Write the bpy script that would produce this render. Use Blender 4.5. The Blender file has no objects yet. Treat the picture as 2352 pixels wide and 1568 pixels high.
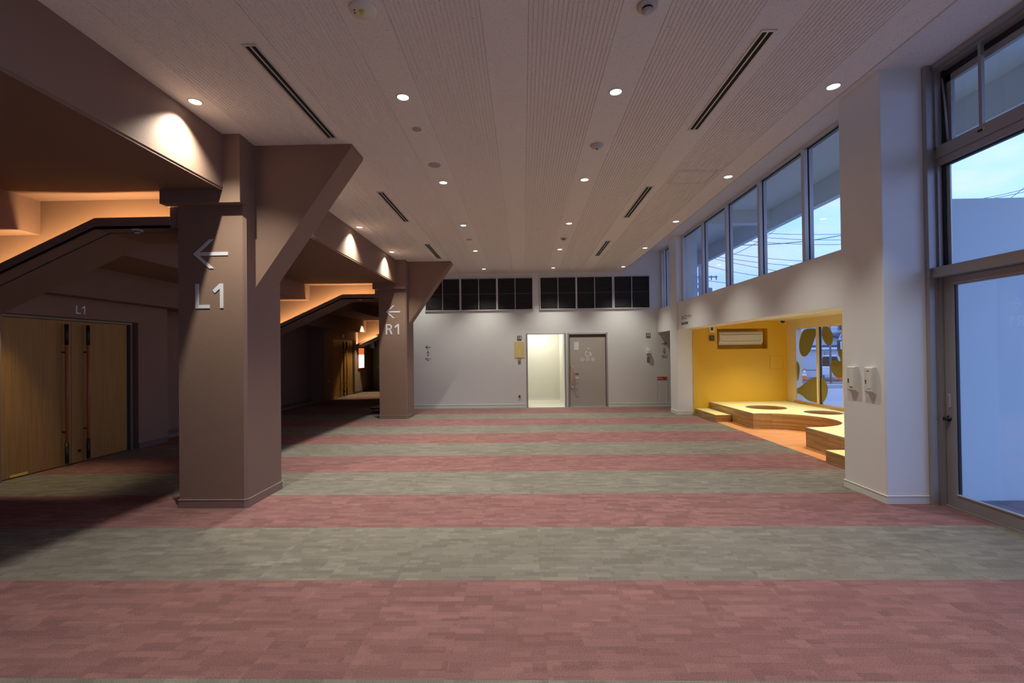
import bpy, bmesh, math, random
from mathutils import Matrix, Vector
random.seed(7)
C = bpy.context.scene.collection
sc = bpy.context.scene
PI = math.pi

# ------------------------------------------------------------------ camera
FOC, PX, PY = 1087.912, 1176.15, 799.094
EYE = Vector((0.0, 0.0, 1.578))
RR = Vector((0.99964665, 0.02368056, -0.01207535))      # camera right
DD = Vector((-0.01229379, 0.00910072, -0.99988301))     # camera down
FF = Vector((-0.02356789, 0.99967815, 0.00938863))      # camera forward
cam = bpy.data.cameras.new('camera'); camo = bpy.data.objects.new('camera', cam); C.objects.link(camo)
camo.matrix_world = Matrix(((RR.x, -DD.x, -FF.x, EYE.x), (RR.y, -DD.y, -FF.y, EYE.y), (RR.z, -DD.z, -FF.z, EYE.z), (0, 0, 0, 1)))
cam.sensor_width = 36.0; cam.lens = FOC / 2352 * 36.0
cam.shift_x = (1176 - PX) / 2352; cam.shift_y = (PY - 784) / 2352
cam.clip_end = 400
sc.camera = camo

def at(px, py, axis, val):
    """world point where the sight line of a photo pixel meets the plane axis=val"""
    d = RR * ((px - PX) / FOC) + DD * ((py - PY) / FOC) + FF
    t = (val - EYE[axis]) / d[axis]
    return EYE + d * t

# ------------------------------------------------------------------ view, world, lights
sc.view_settings.view_transform = 'Standard'; sc.view_settings.look = 'None'
sc.view_settings.gamma = 1.0; sc.view_settings.use_curve_mapping = False
sc.view_settings.exposure = 0.0
SKY = 1.0
DOWN_W = 185.0        # ceiling downlights
WASH_W = 265.0        # downlights beside the brown beam
COVE_W = 8.0         # per metre of cove strip
KIDS_W = 168.0
WARM = (1.0, 0.83, 0.62); NEUTRAL = (1.0, 0.98, 0.86); AMBER = (1.0, 0.66, 0.31)

def make_world():
    w = bpy.data.worlds.new('sky'); sc.world = w; w.use_nodes = True
    nt = w.node_tree; n = nt.nodes; n.clear(); L = nt.links.new
    out = n.new('ShaderNodeOutputWorld'); bg = n.new('ShaderNodeBackground'); L(bg.outputs[0], out.inputs[0])
    tc = n.new('ShaderNodeTexCoord'); sep = n.new('ShaderNodeSeparateXYZ'); L(tc.outputs['Generated'], sep.inputs[0])
    ramp = n.new('ShaderNodeValToRGB'); L(sep.outputs['Z'], ramp.inputs[0])
    e = ramp.color_ramp.elements
    e[0].position = 0.0; e[0].color = (0.74, 1.0, 2.2, 1)
    e[1].position = 1.0; e[1].color = (0.50, 1.22, 2.9, 1)
    m = ramp.color_ramp.elements.new(0.30); m.color = (0.58, 1.10, 2.5, 1)
    mp = n.new('ShaderNodeMapping'); mp.inputs['Scale'].default_value = (1.0, 1.0, 3.2); L(tc.outputs['Generated'], mp.inputs[0])
    no = n.new('ShaderNodeTexNoise'); no.inputs['Scale'].default_value = 5.0; no.inputs['Detail'].default_value = 7; no.inputs['Roughness'].default_value = 0.55
    L(mp.outputs[0], no.inputs['Vector'])
    cr = n.new('ShaderNodeValToRGB'); L(no.outputs['Fac'], cr.inputs[0])
    cr.color_ramp.elements[0].position = 0.42; cr.color_ramp.elements[1].position = 0.68
    mix = n.new('ShaderNodeMixRGB'); L(cr.outputs[0], mix.inputs[0]); L(ramp.outputs[0], mix.inputs[1]); mix.inputs[2].default_value = (0.98, 1.15, 2.0, 1)
    L(mix.outputs[0], bg.inputs[0]); bg.inputs[1].default_value = SKY
make_world()

def spot(name, loc, power, color, full, blend, rad=0.04, parent=None, rot=(0, 0, 0)):
    l = bpy.data.lights.new(name, 'SPOT'); l.energy = power; l.color = color; l.spot_size = math.radians(full); l.spot_blend = blend; l.shadow_soft_size = rad
    o = bpy.data.objects.new(name, l); C.objects.link(o); o.location = loc; o.rotation_euler = rot
    if parent: o.parent = parent
    return o
def area(name, loc, power, color, sx, sy, rot=(0, 0, 0), spread=180):
    l = bpy.data.lights.new(name, 'AREA'); l.energy = power; l.color = color; l.shape = 'RECTANGLE'; l.size = sx; l.size_y = sy; l.spread = math.radians(spread)
    o = bpy.data.objects.new(name, l); C.objects.link(o); o.location = loc; o.rotation_euler = rot
    return o

# ------------------------------------------------------------------ materials
MATS = {}
def new_mat(name):
    m = bpy.data.materials.new(name); m.use_nodes = True; MATS[name] = m
    return m, m.node_tree.nodes, m.node_tree.links.new, m.node_tree.nodes['Principled BSDF']
def plain(name, col, rough=0.6, metal=0.0, var=0.06, scale=6.0, bump=0.0, bscale=200.0, spec=0.5):
    """flat paint, metal or plastic with a slight mottling and fine relief"""
    m, n, L, b = new_mat(name)
    b.inputs['Roughness'].default_value = rough; b.inputs['Metallic'].default_value = metal; b.inputs['Specular IOR Level'].default_value = spec
    tc = n.new('ShaderNodeNewGeometry')
    no = n.new('ShaderNodeTexNoise'); no.inputs['Scale'].default_value = scale; no.inputs['Detail'].default_value = 3
    L(tc.outputs['Position'], no.inputs['Vector'])
    mr = n.new('ShaderNodeMapRange'); mr.inputs[3].default_value = 1 - var; mr.inputs[4].default_value = 1 + var; L(no.outputs['Fac'], mr.inputs[0])
    mx = n.new('ShaderNodeVectorMath'); mx.operation = 'SCALE'; mx.inputs[0].default_value = col; L(mr.outputs[0], mx.inputs['Scale'])
    L(mx.outputs[0], b.inputs['Base Color'])
    if bump:
        n2 = n.new('ShaderNodeTexNoise'); n2.inputs['Scale'].default_value = bscale; n2.inputs['Detail'].default_value = 2; L(tc.outputs['Position'], n2.inputs['Vector'])
        bp = n.new('ShaderNodeBump'); bp.inputs['Strength'].default_value = bump; bp.inputs['Distance'].default_value = 0.003; L(n2.outputs['Fac'], bp.inputs['Height']); L(bp.outputs[0], b.inputs['Normal'])
    return m
def emit(name, col, s):
    m, n, L, b = new_mat(name)
    b.inputs['Base Color'].default_value = (*col, 1); b.inputs['Emission Color'].default_value = (*col, 1); b.inputs['Emission Strength'].default_value = s
    return m
def glass(name, tint=(0.93, 0.96, 0.97), base=0.035):
    m, n, L, b = new_mat(name); n.remove(b)
    out = n['Material Output']
    tr = n.new('ShaderNodeBsdfTransparent'); tr.inputs[0].default_value = (*tint, 1)
    gl = n.new('ShaderNodeBsdfGlossy'); gl.inputs['Roughness'].default_value = 0.0
    lw = n.new('ShaderNodeLayerWeight'); lw.inputs[0].default_value = 0.5
    po = n.new('ShaderNodeMath'); po.operation = 'POWER'; po.inputs[1].default_value = 4.0; L(lw.outputs['Facing'], po.inputs[0])
    mr = n.new('ShaderNodeMapRange'); mr.inputs[3].default_value = base; mr.inputs[4].default_value = 0.8; L(po.outputs[0], mr.inputs[0])
    mi = n.new('ShaderNodeMixShader'); L(mr.outputs[0], mi.inputs[0]); L(tr.outputs[0], mi.inputs[1]); L(gl.outputs[0], mi.inputs[2]); L(mi.outputs[0], out.inputs[0])
    return m
def film(name, col, clear):
    m, n, L, b = new_mat(name)
    b.inputs['Base Color'].default_value = (*col, 1); b.inputs['Roughness'].default_value = 0.35
    out = n['Material Output']
    tl = n.new('ShaderNodeBsdfTranslucent'); tl.inputs[0].default_value = (*col, 1)
    m1 = n.new('ShaderNodeMixShader'); m1.inputs[0].default_value = 0.35; L(b.outputs[0], m1.inputs[1]); L(tl.outputs[0], m1.inputs[2])
    tr = n.new('ShaderNodeBsdfTransparent'); tr.inputs[0].default_value = (0.95, 0.75, 0.3, 1)
    m2 = n.new('ShaderNodeMixShader'); m2.inputs[0].default_value = clear; L(m1.outputs[0], m2.inputs[1]); L(tr.outputs[0], m2.inputs[2]); L(m2.outputs[0], out.inputs[0])
    return m
def carpet(name, lo, hi, x0, y0):
    """loop-pile carpet tile: short dashes of several shades along X, fine ribs"""
    m, n, L, b = new_mat(name)
    b.inputs['Roughness'].default_value = 0.95; b.inputs['Specular IOR Level'].default_value = 0.1
    g = n.new('ShaderNodeNewGeometry')
    sub = n.new('ShaderNodeVectorMath'); sub.operation = 'SUBTRACT'; sub.inputs[1].default_value = (x0, y0, 0); L(g.outputs['Position'], sub.inputs[0])
    sn = n.new('ShaderNodeVectorMath'); sn.operation = 'SNAP'; sn.inputs[1].default_value = (0.5, 0.5, 50); L(sub.outputs[0], sn.inputs[0])
    wn = n.new('ShaderNodeTexWhiteNoise'); wn.noise_dimensions = '3D'; L(sn.outputs[0], wn.inputs['Vector'])
    sh = n.new('ShaderNodeVectorMath'); sh.operation = 'MULTIPLY_ADD'; sh.inputs[1].default_value = (0.37, 0.31, 0); L(wn.outputs['Color'], sh.inputs[0]); L(sub.outputs[0], sh.inputs[2])
    def bricks(w, h, bias):
        br = n.new('ShaderNodeTexBrick'); br.inputs['Scale'].default_value = 1.0; br.inputs['Brick Width'].default_value = w; br.inputs['Row Height'].default_value = h
        br.inputs['Mortar Size'].default_value = 0.0; br.inputs['Bias'].default_value = bias
        br.inputs['Color1'].default_value = (0, 0, 0, 1); br.inputs['Color2'].default_value = (1, 1, 1, 1); br.offset = 0.37; br.squash = 1.6; br.squash_frequency = 3
        L(sh.outputs[0], br.inputs['Vector']); return br
    b1 = bricks(0.21, 0.062, 0.0); b2 = bricks(0.10, 0.0415, -0.45)
    a = n.new('ShaderNodeMath'); a.operation = 'MULTIPLY'; a.inputs[1].default_value = 0.24; L(b1.outputs['Color'], a.inputs[0])
    a2 = n.new('ShaderNodeMath'); a2.operation = 'MULTIPLY_ADD'; a2.inputs[1].default_value = 0.32; L(b2.outputs['Color'], a2.inputs[0]); L(a.outputs[0], a2.inputs[2])
    no = n.new('ShaderNodeTexNoise'); no.inputs['Scale'].default_value = 175; no.inputs['Detail'].default_value = 2; no.inputs['Roughness'].default_value = .75; L(g.outputs['Position'], no.inputs['Vector'])
    a3 = n.new('ShaderNodeMath'); a3.operation = 'MULTIPLY_ADD'; a3.inputs[1].default_value = 1.75; L(no.outputs['Fac'], a3.inputs[0]); L(a2.outputs[0], a3.inputs[2])
    wv = n.new('ShaderNodeTexWave'); wv.bands_direction = 'Y'; wv.inputs['Scale'].default_value = 34; wv.inputs['Distortion'].default_value = 0.6; L(g.outputs['Position'], wv.inputs['Vector'])
    a4 = n.new('ShaderNodeMath'); a4.operation = 'MULTIPLY_ADD'; a4.inputs[1].default_value = 0.10; L(wv.outputs['Fac'], a4.inputs[0]); L(a3.outputs[0], a4.inputs[2])
    mr = n.new('ShaderNodeMapRange'); mr.inputs[1].default_value = 0.50; mr.inputs[2].default_value = 1.76; L(a4.outputs[0], mr.inputs[0])
    mx = n.new('ShaderNodeMixRGB'); mx.inputs[1].default_value = (*lo, 1); mx.inputs[2].default_value = (*hi, 1); L(mr.outputs[0], mx.inputs[0]); L(mx.outputs[0], b.inputs['Base Color'])
    bp = n.new('ShaderNodeBump'); bp.inputs['Strength'].default_value = 0.35; bp.inputs['Distance'].default_value = 0.004; L(a4.outputs[0], bp.inputs['Height']); L(bp.outputs[0], b.inputs['Normal'])
    return m
def rockwool(name, col):
    """mineral-fibre ceiling board: pale with small dark fissures"""
    m, n, L, b = new_mat(name); b.inputs['Roughness'].default_value = 0.95; b.inputs['Specular IOR Level'].default_value = 0.1
    g = n.new('ShaderNodeNewGeometry')
    no = n.new('ShaderNodeTexNoise'); no.inputs['Scale'].default_value = 125; no.inputs['Detail'].default_value = 2.5; no.inputs['Distortion'].default_value = 1.6; L(g.outputs['Position'], no.inputs['Vector'])
    r = n.new('ShaderNodeValToRGB'); L(no.outputs['Fac'], r.inputs[0])
    r.color_ramp.elements[0].position = 0.30; r.color_ramp.elements[0].color = (*[c * 0.42 for c in col], 1)
    r.color_ramp.elements[1].position = 0.40; r.color_ramp.elements[1].color = (*col, 1)
    L(r.outputs[0], b.inputs['Base Color'])
    return m
def wood(name, c1, c2, sx=1.0, sy=1.0, sz=1.0, strip=None, rough=0.45):
    """straight grained wood; strip=(w,h) lays short glued staves"""
    m, n, L, b = new_mat(name); b.inputs['Roughness'].default_value = rough
    g = n.new('ShaderNodeNewGeometry'); mp = n.new('ShaderNodeMapping'); mp.inputs['Scale'].default_value = (sx, sy, sz); L(g.outputs['Position'], mp.inputs[0])
    no = n.new('ShaderNodeTexNoise'); no.inputs['Scale'].default_value = 1.0; no.inputs['Detail'].default_value = 5; L(mp.outputs[0], no.inputs['Vector'])
    fac = no.outputs['Fac']
    if strip:
        sp = n.new('ShaderNodeSeparateXYZ'); L(g.outputs['Position'], sp.inputs[0])
        ad = n.new('ShaderNodeMath'); ad.operation = 'ADD'; L(sp.outputs[0], ad.inputs[0]); L(sp.outputs[1], ad.inputs[1])
        cb = n.new('ShaderNodeCombineXYZ'); L(ad.outputs[0], cb.inputs[0]); L(sp.outputs[2], cb.inputs[1])
        br = n.new('ShaderNodeTexBrick'); br.inputs['Scale'].default_value = 1.0; br.inputs['Brick Width'].default_value = strip[0]; br.inputs['Row Height'].default_value = strip[1]; br.inputs['Mortar Size'].default_value = 0
        br.inputs['Color1'].default_value = (0.15, 0.15, 0.15, 1); br.inputs['Color2'].default_value = (0.85, 0.85, 0.85, 1); L(cb.outputs[0], br.inputs['Vector'])
        mm = n.new('ShaderNodeMixRGB'); mm.inputs[0].default_value = 0.5; L(no.outputs['Fac'], mm.inputs[1]); L(br.outputs['Color'], mm.inputs[2]); fac = mm.outputs[0]
    r = n.new('ShaderNodeValToRGB'); L(fac, r.inputs[0])
    r.color_ramp.elements[0].position = 0.3; r.color_ramp.elements[0].color = (*c1, 1); r.color_ramp.elements[1].position = 0.7; r.color_ramp.elements[1].color = (*c2, 1)
    L(r.outputs[0], b.inputs['Base Color'])
    return m

M = {}
M['brown'] = plain('brown_paint', (0.240, 0.145, 0.100), 0.75, var=0.05, scale=2.5, bump=0.25, bscale=60)
M['brownbase'] = plain('brown_vinyl', (0.235, 0.150, 0.112), 0.55, var=0.03)
M['soffit'] = plain('brown_soffit_paint', (0.215, 0.125, 0.092), 0.8, var=0.05, scale=3, bump=0.3, bscale=90)
M['white'] = plain('white_paint', (0.78, 0.775, 0.755), 0.7, var=0.02, scale=2, bump=0.15, bscale=80)
M['greywall'] = plain('pale_grey_paint', (0.69, 0.69, 0.665), 0.7, var=0.02, scale=2, bump=0.12, bscale=80)
M['base'] = plain('white_vinyl_skirting', (0.74, 0.74, 0.71), 0.45, var=0.02)
M['orange'] = plain('orange_yellow_paint', (0.82, 0.49, 0.035), 0.65, var=0.02, scale=2)
M['alu'] = plain('grey_aluminium', (0.36, 0.335, 0.325), 0.42, metal=0.35, var=0.02)
M['alupale'] = plain('pale_aluminium', (0.58, 0.57, 0.56), 0.4, metal=0.3, var=0.02)
M['dark'] = plain('dark_gasket', (0.02, 0.02, 0.024), 0.5)
M['black'] = plain('black_plastic', (0.012, 0.012, 0.013), 0.4)
M['blackprint'] = plain('black_vinyl_print', (0.015, 0.014, 0.012), 0.6)
M['whiteprint'] = plain('white_vinyl_print', (0.72, 0.72, 0.72), 0.6)
M['letter'] = plain('brushed_pale_metal', (0.74, 0.73, 0.74), 0.45, metal=0.15, var=0.02)
M['plastic'] = plain('ivory_plastic', (0.68, 0.67, 0.60), 0.4, var=0.02)
M['whiteplastic'] = plain('white_plastic', (0.72, 0.71, 0.69), 0.4, var=0.02)
M['ceilplastic'] = plain('ceiling_fitting_plastic', (0.50, 0.47, 0.45), 0.5, var=0.02)
M['ceil'] = rockwool('rockwool_board', (0.80, 0.765, 0.755))
M['slab'] = plain('plasterboard', (0.45, 0.40, 0.36), 0.9)
M['louvre'] = plain('louvre_metal', (0.20, 0.19, 0.19), 0.4, metal=0.4)
M['void'] = plain('dark_duct_lining', (0.015, 0.014, 0.014), 0.9)
M['grille'] = plain('bronze_grille', (0.022, 0.02, 0.02), 0.6)
M['oak'] = wood('oak_veneer', (0.27, 0.135, 0.033), (0.38, 0.20, 0.052), 60, 60, 1.5)
M['redwood'] = wood('red_brown_wood', (0.30, 0.085, 0.035), (0.42, 0.13, 0.05), 60, 60, 3)
M['stave'] = wood('bamboo_board', (0.33, 0.195, 0.065), (0.53, 0.335, 0.125), 3, 3, 60, strip=(0.38, 0.03))
M['platform'] = plain('yellow_play_mat', (0.86, 0.80, 0.37), 0.6, var=0.03, scale=3)
M['edge'] = plain('white_edge_strip', (0.80, 0.76, 0.66), 0.5)
M['orangefloor'] = wood('orange_striped_carpet', (0.50, 0.18, 0.06), (0.80, 0.38, 0.155), 2, 45, 1, rough=0.9)
M['toilet'] = plain('taupe_door_laminate', (0.43, 0.395, 0.34), 0.55, var=0.02)
M['taupe'] = plain('dark_taupe', (0.13, 0.095, 0.085), 0.6)
M['alcove'] = plain('ivory_alcove_paint', (0.68, 0.665, 0.60), 0.7, var=0.02)
M['vinylfloor'] = plain('ivory_vinyl_floor', (0.70, 0.69, 0.62), 0.35, var=0.02)
M['lip'] = plain('pale_brown_skirting_lip', (0.40, 0.31, 0.27), 0.5)
M['seam'] = plain('dark_orange_seam', (0.50, 0.25, 0.012), 0.7)
M['cream'] = plain('bounce_tinted_white', (0.76, 0.64, 0.40), 0.7, var=0.02)  # white surfaces with the yellow of the warm bounce light put into the colour
M['signyellow'] = plain('mustard_sign', (0.72, 0.53, 0.17), 0.5, var=0.01)
M['red'] = plain('red_sign', (0.62, 0.035, 0.02), 0.5, var=0.02)
M['grip'] = wood('light_wood_grip', (0.55, 0.28, 0.08), (0.68, 0.38, 0.12), 30, 30, 4)
M['lens'] = emit('lamp_lens', (1.0, 0.97, 0.92), 9.0)
M['lamp_off'] = plain('frosted_lens', (0.7, 0.6, 0.2), 0.3)
M['poster'] = emit('backlit_poster', (1.0, 0.93, 0.85), 2.4)
M['posterart'] = emit('backlit_poster_art', (0.80, 0.20, 0.06), 0.9)
M['strip'] = emit('led_strip', AMBER, 6.0)
M['glass'] = glass('window_glass')
M['doorglass'] = glass('door_glass', (0.90, 0.94, 0.96), 0.05)
M['mirrorpane'] = glass('frosted_pane', (0.9, 0.9, 0.9), 0.1)
M['decal'] = film('olive_yellow_film', (0.34, 0.26, 0.075), 0.22)
M['render'] = plain('pale_exterior_render', (0.74, 0.80, 0.80), 0.85, var=0.04, scale=1.2)
M['canopy'] = plain('canopy_paint', (0.74, 0.75, 0.75), 0.85, var=0.03)
M['paverA'] = plain('dark_paver', (0.19, 0.17, 0.19), 0.9, var=0.1, scale=20)
M['paverB'] = plain('pale_paver', (0.46, 0.47, 0.47), 0.9, var=0.08, scale=20)
M['asphalt'] = plain('asphalt', (0.20, 0.19, 0.185), 0.9, var=0.15, scale=15)
M['deck'] = plain('weathered_deck', (0.42, 0.40, 0.40), 0.8, var=0.1, scale=8)
M['siding'] = plain('white_siding', (0.56, 0.57, 0.58), 0.8, var=0.03)
M['rooftile'] = plain('dark_roof', (0.11, 0.10, 0.11), 0.8)
M['conc'] = plain('concrete_pole', (0.20, 0.20, 0.22), 0.8)
M['wire'] = plain('wire', (0.16, 0.18, 0.22), 0.6)
M['cone'] = plain('orange_cone', (0.85, 0.14, 0.04), 0.5)
M['retro'] = plain('white_reflective_band', (0.80, 0.80, 0.80), 0.4)
M['carwhite'] = plain('white_car_paint', (0.72, 0.72, 0.72), 0.3)
M['carglass'] = plain('dark_car_glass', (0.03, 0.03, 0.035), 0.1)
M['signblue'] = plain('blue_road_sign', (0.04, 0.15, 0.62), 0.5)
M['bluep'] = plain('blue_plastic', (0.03, 0.07, 0.40), 0.5)
M['green'] = plain('green_mat', (0.03, 0.22, 0.08), 0.9)
M['yellowplate'] = plain('yellow_brass', (0.75, 0.55, 0.08), 0.4)
M['teal'] = plain('teal_print', (0.05, 0.45, 0.38), 0.6)
M['olive'] = plain('olive_door_paint', (0.26, 0.22, 0.12), 0.6)
M['mauve'] = plain('mauve_plaster', (0.34, 0.24, 0.20), 0.8)
CX0, CY0 = 0.1, 0.297
M['cred'] = carpet('red_carpet', (0.085, 0.042, 0.039), (0.405, 0.200, 0.187), CX0, CY0)
M['cgrey'] = carpet('grey_carpet', (0.068, 0.058, 0.047), (0.345, 0.309, 0.256), CX0, CY0)

# ------------------------------------------------------------------ mesh builder
class MB:
    def __init__(s): s.bm = bmesh.new(); s.mats = []
    def mi(s, m):
        if m is None: return 0
        if m not in s.mats: s.mats.append(m)
        return s.mats.index(m)
    def _fin(s, vs, mat, bev=0, seg=2):
        fs = {f for v in vs for f in v.link_faces}
        for f in fs: f.material_index = s.mi(mat)
        if bev:
            es = {e for f in fs for e in f.edges}
            r = bmesh.ops.bevel(s.bm, geom=list(es), offset=bev, segments=seg, affect='EDGES', profile=0.5)
            for f in r['faces']: f.material_index = s.mi(mat)
    def box(s, x0, x1, y0, y1, z0, z1, mat=None, bev=0, mtx=None):
        vs = [s.bm.verts.new((x, y, z)) for x in (x0, x1) for y in (y0, y1) for z in (z0, z1)]
        for a in ((0, 1, 3, 2), (4, 6, 7, 5), (0, 4, 5, 1), (2, 3, 7, 6), (0, 2, 6, 4), (1, 5, 7, 3)): s.bm.faces.new([vs[i] for i in a])
        if mtx: bmesh.ops.transform(s.bm, matrix=mtx, verts=vs)
        s._fin(vs, mat, bev); return s
    def prism(s, pts, axis, a0, a1, mat=None, bev=0):
        """polygon in the plane normal to axis, extruded a0..a1. pts: (u,v) = remaining axes in order"""
        def P(u, v, w):
            return {0: (w, u, v), 1: (u, w, v), 2: (u, v, w)}[axis]
        A = [s.bm.verts.new(P(u, v, a0)) for u, v in pts]; B = [s.bm.verts.new(P(u, v, a1)) for u, v in pts]
        n = len(pts); s.bm.faces.new(A); s.bm.faces.new(B[::-1])
        for i in range(n): s.bm.faces.new((A[i], B[i], B[(i + 1) % n], A[(i + 1) % n]))
        s._fin(A + B, mat, bev); return s
    def ring_prism(s, outer, inner, axis, a0, a1, mat=None):
        def P(u, v, w):
            return {0: (w, u, v), 1: (u, w, v), 2: (u, v, w)}[axis]
        n = len(outer)
        rows = [[s.bm.verts.new(P(u, v, w)) for u, v in pl] for pl, w in ((outer, a0), (outer, a1), (inner, a1), (inner, a0))]
        for k in range(4):
            for i in range(n):
                s.bm.faces.new((rows[k][i], rows[(k + 1) % 4][i], rows[(k + 1) % 4][(i + 1) % n], rows[k][(i + 1) % n]))
        s._fin([v for r in rows for v in r], mat); return s
    def lathe(s, prof, seg=24, mat=None, loc=(0, 0, 0), mtx=None):
        """profile (r,z) about Z"""
        vs = []; rings = []
        for r, z in prof:
            if r < 1e-6: rg = [s.bm.verts.new((0, 0, z))]
            else: rg = [s.bm.verts.new((r * math.cos(2 * PI * i / seg), r * math.sin(2 * PI * i / seg), z)) for i in range(seg)]
            rings.append(rg); vs += rg
        for a, b in zip(rings, rings[1:]):
            for i in range(seg):
                j = (i + 1) % seg
                if len(a) == 1 and len(b) == 1: continue
                if len(a) == 1: s.bm.faces.new((a[0], b[i], b[j]))
                elif len(b) == 1: s.bm.faces.new((a[i], b[0], a[j]))
                else: s.bm.faces.new((a[i], b[i], b[j], a[j]))
        if mtx: bmesh.ops.transform(s.bm, matrix=mtx, verts=vs)
        bmesh.ops.translate(s.bm, vec=loc, verts=vs)
        for v in vs:
            for f in v.link_faces: f.material_index = s.mi(mat); f.smooth = True
        return s
    def tube(s, pts, r, seg=8, mat=None):
        pts = [Vector(p) for p in pts]; rings = []
        for i, p in enumerate(pts):
            d = (pts[min(i + 1, len(pts) - 1)] - pts[max(i - 1, 0)]).normalized()
            u = d.orthogonal().normalized() if i == 0 else (uprev - d * uprev.dot(d)).normalized()
            uprev = u; v = d.cross(u)
            rings.append([s.bm.verts.new(p + u * r * math.cos(2 * PI * k / seg) + v * r * math.sin(2 * PI * k / seg)) for k in range(seg)])
        for a, b in zip(rings, rings[1:]):
            for k in range(seg):
                f = s.bm.faces.new((a[k], b[k], b[(k + 1) % seg], a[(k + 1) % seg])); f.material_index = s.mi(mat); f.smooth = True
        f = s.bm.faces.new(rings[0][::-1]); f.material_index = s.mi(mat)
        f = s.bm.faces.new(rings[-1]); f.material_index = s.mi(mat)
        return s
    def mesh(s, name, mat=None):
        bmesh.ops.recalc_face_normals(s.bm, faces=s.bm.faces[:])
        me = bpy.data.meshes.new(name); s.bm.to_mesh(me); s.bm.free()
        for m in (s.mats or [mat]): me.materials.append(m)
        return me
    def build(s, name, mat=None, parent=None):
        return link(name, s.mesh(name, mat), parent)
def link(name, me, parent=None):
    o = bpy.data.objects.new(name, me); C.objects.link(o)
    if parent: o.parent = parent
    return o
def struct(o, label=None):
    o['kind'] = 'structure'
    if label: o['label'] = label
    return o
def tag(o, label, cat, group=None):
    o['label'] = label; o['category'] = cat
    if group: o['group'] = group
    return o
def thing(name, label, cat, loc=(0, 0, 0), group=None):
    o = bpy.data.objects.new(name, None); o.empty_display_size = 0.1; C.objects.link(o); o.location = loc
    return tag(o, label, cat, group)
def B(name, x0, x1, y0, y1, z0, z1, mat, parent=None, bev=0):
    return MB().box(x0, x1, y0, y1, z0, z1, mat, bev).build(name, mat, parent)
def copy_tree(o, parent=None):
    c = o.copy(); C.objects.link(c)
    if parent: c.parent = parent
    for ch in o.children: copy_tree(ch, c)
    return c
def circle(cx, cy, r, n=32, a0=0.0):
    return [(cx + r * math.cos(a0 + 2 * PI * i / n), cy + r * math.sin(a0 + 2 * PI * i / n)) for i in range(n)]
def smooth(pts, it=2):
    for _ in range(it):
        q = []
        for i in range(len(pts)):
            a, b = pts[i], pts[(i + 1) % len(pts)]
            q += [(a[0] * .75 + b[0] * .25, a[1] * .75 + b[1] * .25), (a[0] * .25 + b[0] * .75, a[1] * .25 + b[1] * .75)]
        pts = q
    return pts
def text_mesh(body, height, depth, mat, bold=0.0, width=None, jp=False):
    """mesh of lettering in the XY plane, lower-left corner at the origin"""
    cu = bpy.data.curves.new('lettering', 'FONT'); cu.body = body; cu.size = 1.0; cu.offset = bold; cu.extrude = 0.0; cu.resolution_u = 3
    o = bpy.data.objects.new('lettering', cu); C.objects.link(o)
    me = bpy.data.meshes.new_from_object(o.evaluated_get(bpy.context.evaluated_depsgraph_get()))
    bpy.data.objects.remove(o); bpy.data.curves.remove(cu)
    bm = bmesh.new(); bm.from_mesh(me); bpy.data.meshes.remove(me)
    xs = [v.co.x for v in bm.verts]; ys = [v.co.y for v in bm.verts]
    k = height / (max(ys) - min(ys)); kx = width / (max(xs) - min(xs)) if width else k
    for v in bm.verts: v.co = Vector(((v.co.x - min(xs)) * kx, (v.co.y - min(ys)) * k, 0))
    r = bmesh.ops.extrude_face_region(bm, geom=bm.faces[:])
    bmesh.ops.translate(bm, vec=(0, 0, depth), verts=[g for g in r['geom'] if isinstance(g, bmesh.types.BMVert)])
    bmesh.ops.recalc_face_normals(bm, faces=bm.faces[:])
    me = bpy.data.meshes.new('lettering'); bm.to_mesh(me); bm.free(); me.materials.append(mat)
    return me
FRONT = (PI / 2, 0, 0)            # lettering on a wall that faces -Y
SIDE_R = (PI / 2, 0, -PI / 2)     # lettering on a wall that faces -X
SIDE_L = (PI / 2, 0, PI / 2)      # lettering on a wall that faces +X
def lettering(name, body, height, loc, rot, mat, parent=None, depth=0.004, bold=0.0, width=None):
    o = link(name, text_mesh(body, height, depth, mat, bold, width), parent); o.location = loc; o.rotation_euler = rot
    return o

# ================================================================== FLOOR
HC = 3.85; HU = 4.42
fl = struct(B('floor', -7.3, 4.23, -4.0, 21.6, -0.15, -0.006, M['slab']))
tiles = {}
for k, mt in (('cred', M['cred']), ('cgrey', M['cgrey'])):
    tiles[k] = MB().box(0.00005, 0.49995, 0.00005, 0.49995, -0.006, 0.0, mt, 0.0003).mesh('carpet_tile', mt)
def stripe(y):
    k = math.floor(y - 0.297 + 1e-6)          # stripe index; boundary 0 of the survey is Y=2.297
    return 'cred' if k % 2 == 0 else 'cgrey'
cells = []
for i in range(-15, 9):
    for j in range(-9, 43):
        x, y = CX0 + i * 0.5, CY0 + j * 0.5
        if x < -7.3 or x + 0.5 > 4.25 or y < -4 or y > 21.2: continue
        if y > 13.2 and x > -3.7: continue
        c = Vector((x + .25, y + .25, 0)) - EYE; dz = c.dot(FF)
        u = PX + FOC * c.dot(RR) / dz if dz > 0.1 else -9999; v = PY + FOC * c.dot(DD) / dz if dz > 0.1 else -9999
        seen = dz > 1.2 and -250 < u < 2600 and v < 1760
        if seen and x < -6.7 - .4 and y < 8.2: seen = False
        cells.append((0 if seen else 1, dz if seen else 99, x, y))
cells.sort()
rest = MB()
for n_, (a, d, x, y) in enumerate(cells):
    k = stripe(y + 0.25)
    if n_ < 300 and a == 0:
        o = link('carpet_tile', tiles[k], fl); o.location = (x, y, 0)
    else:
        rest.box(x + .0001, x + .4999, y + .0001, y + .4999, -0.006, 0.0, M[k])
rest.box(-3.7, 4.23, 13.297, 13.56, -0.006, 0.0, M['cgrey'])
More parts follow.
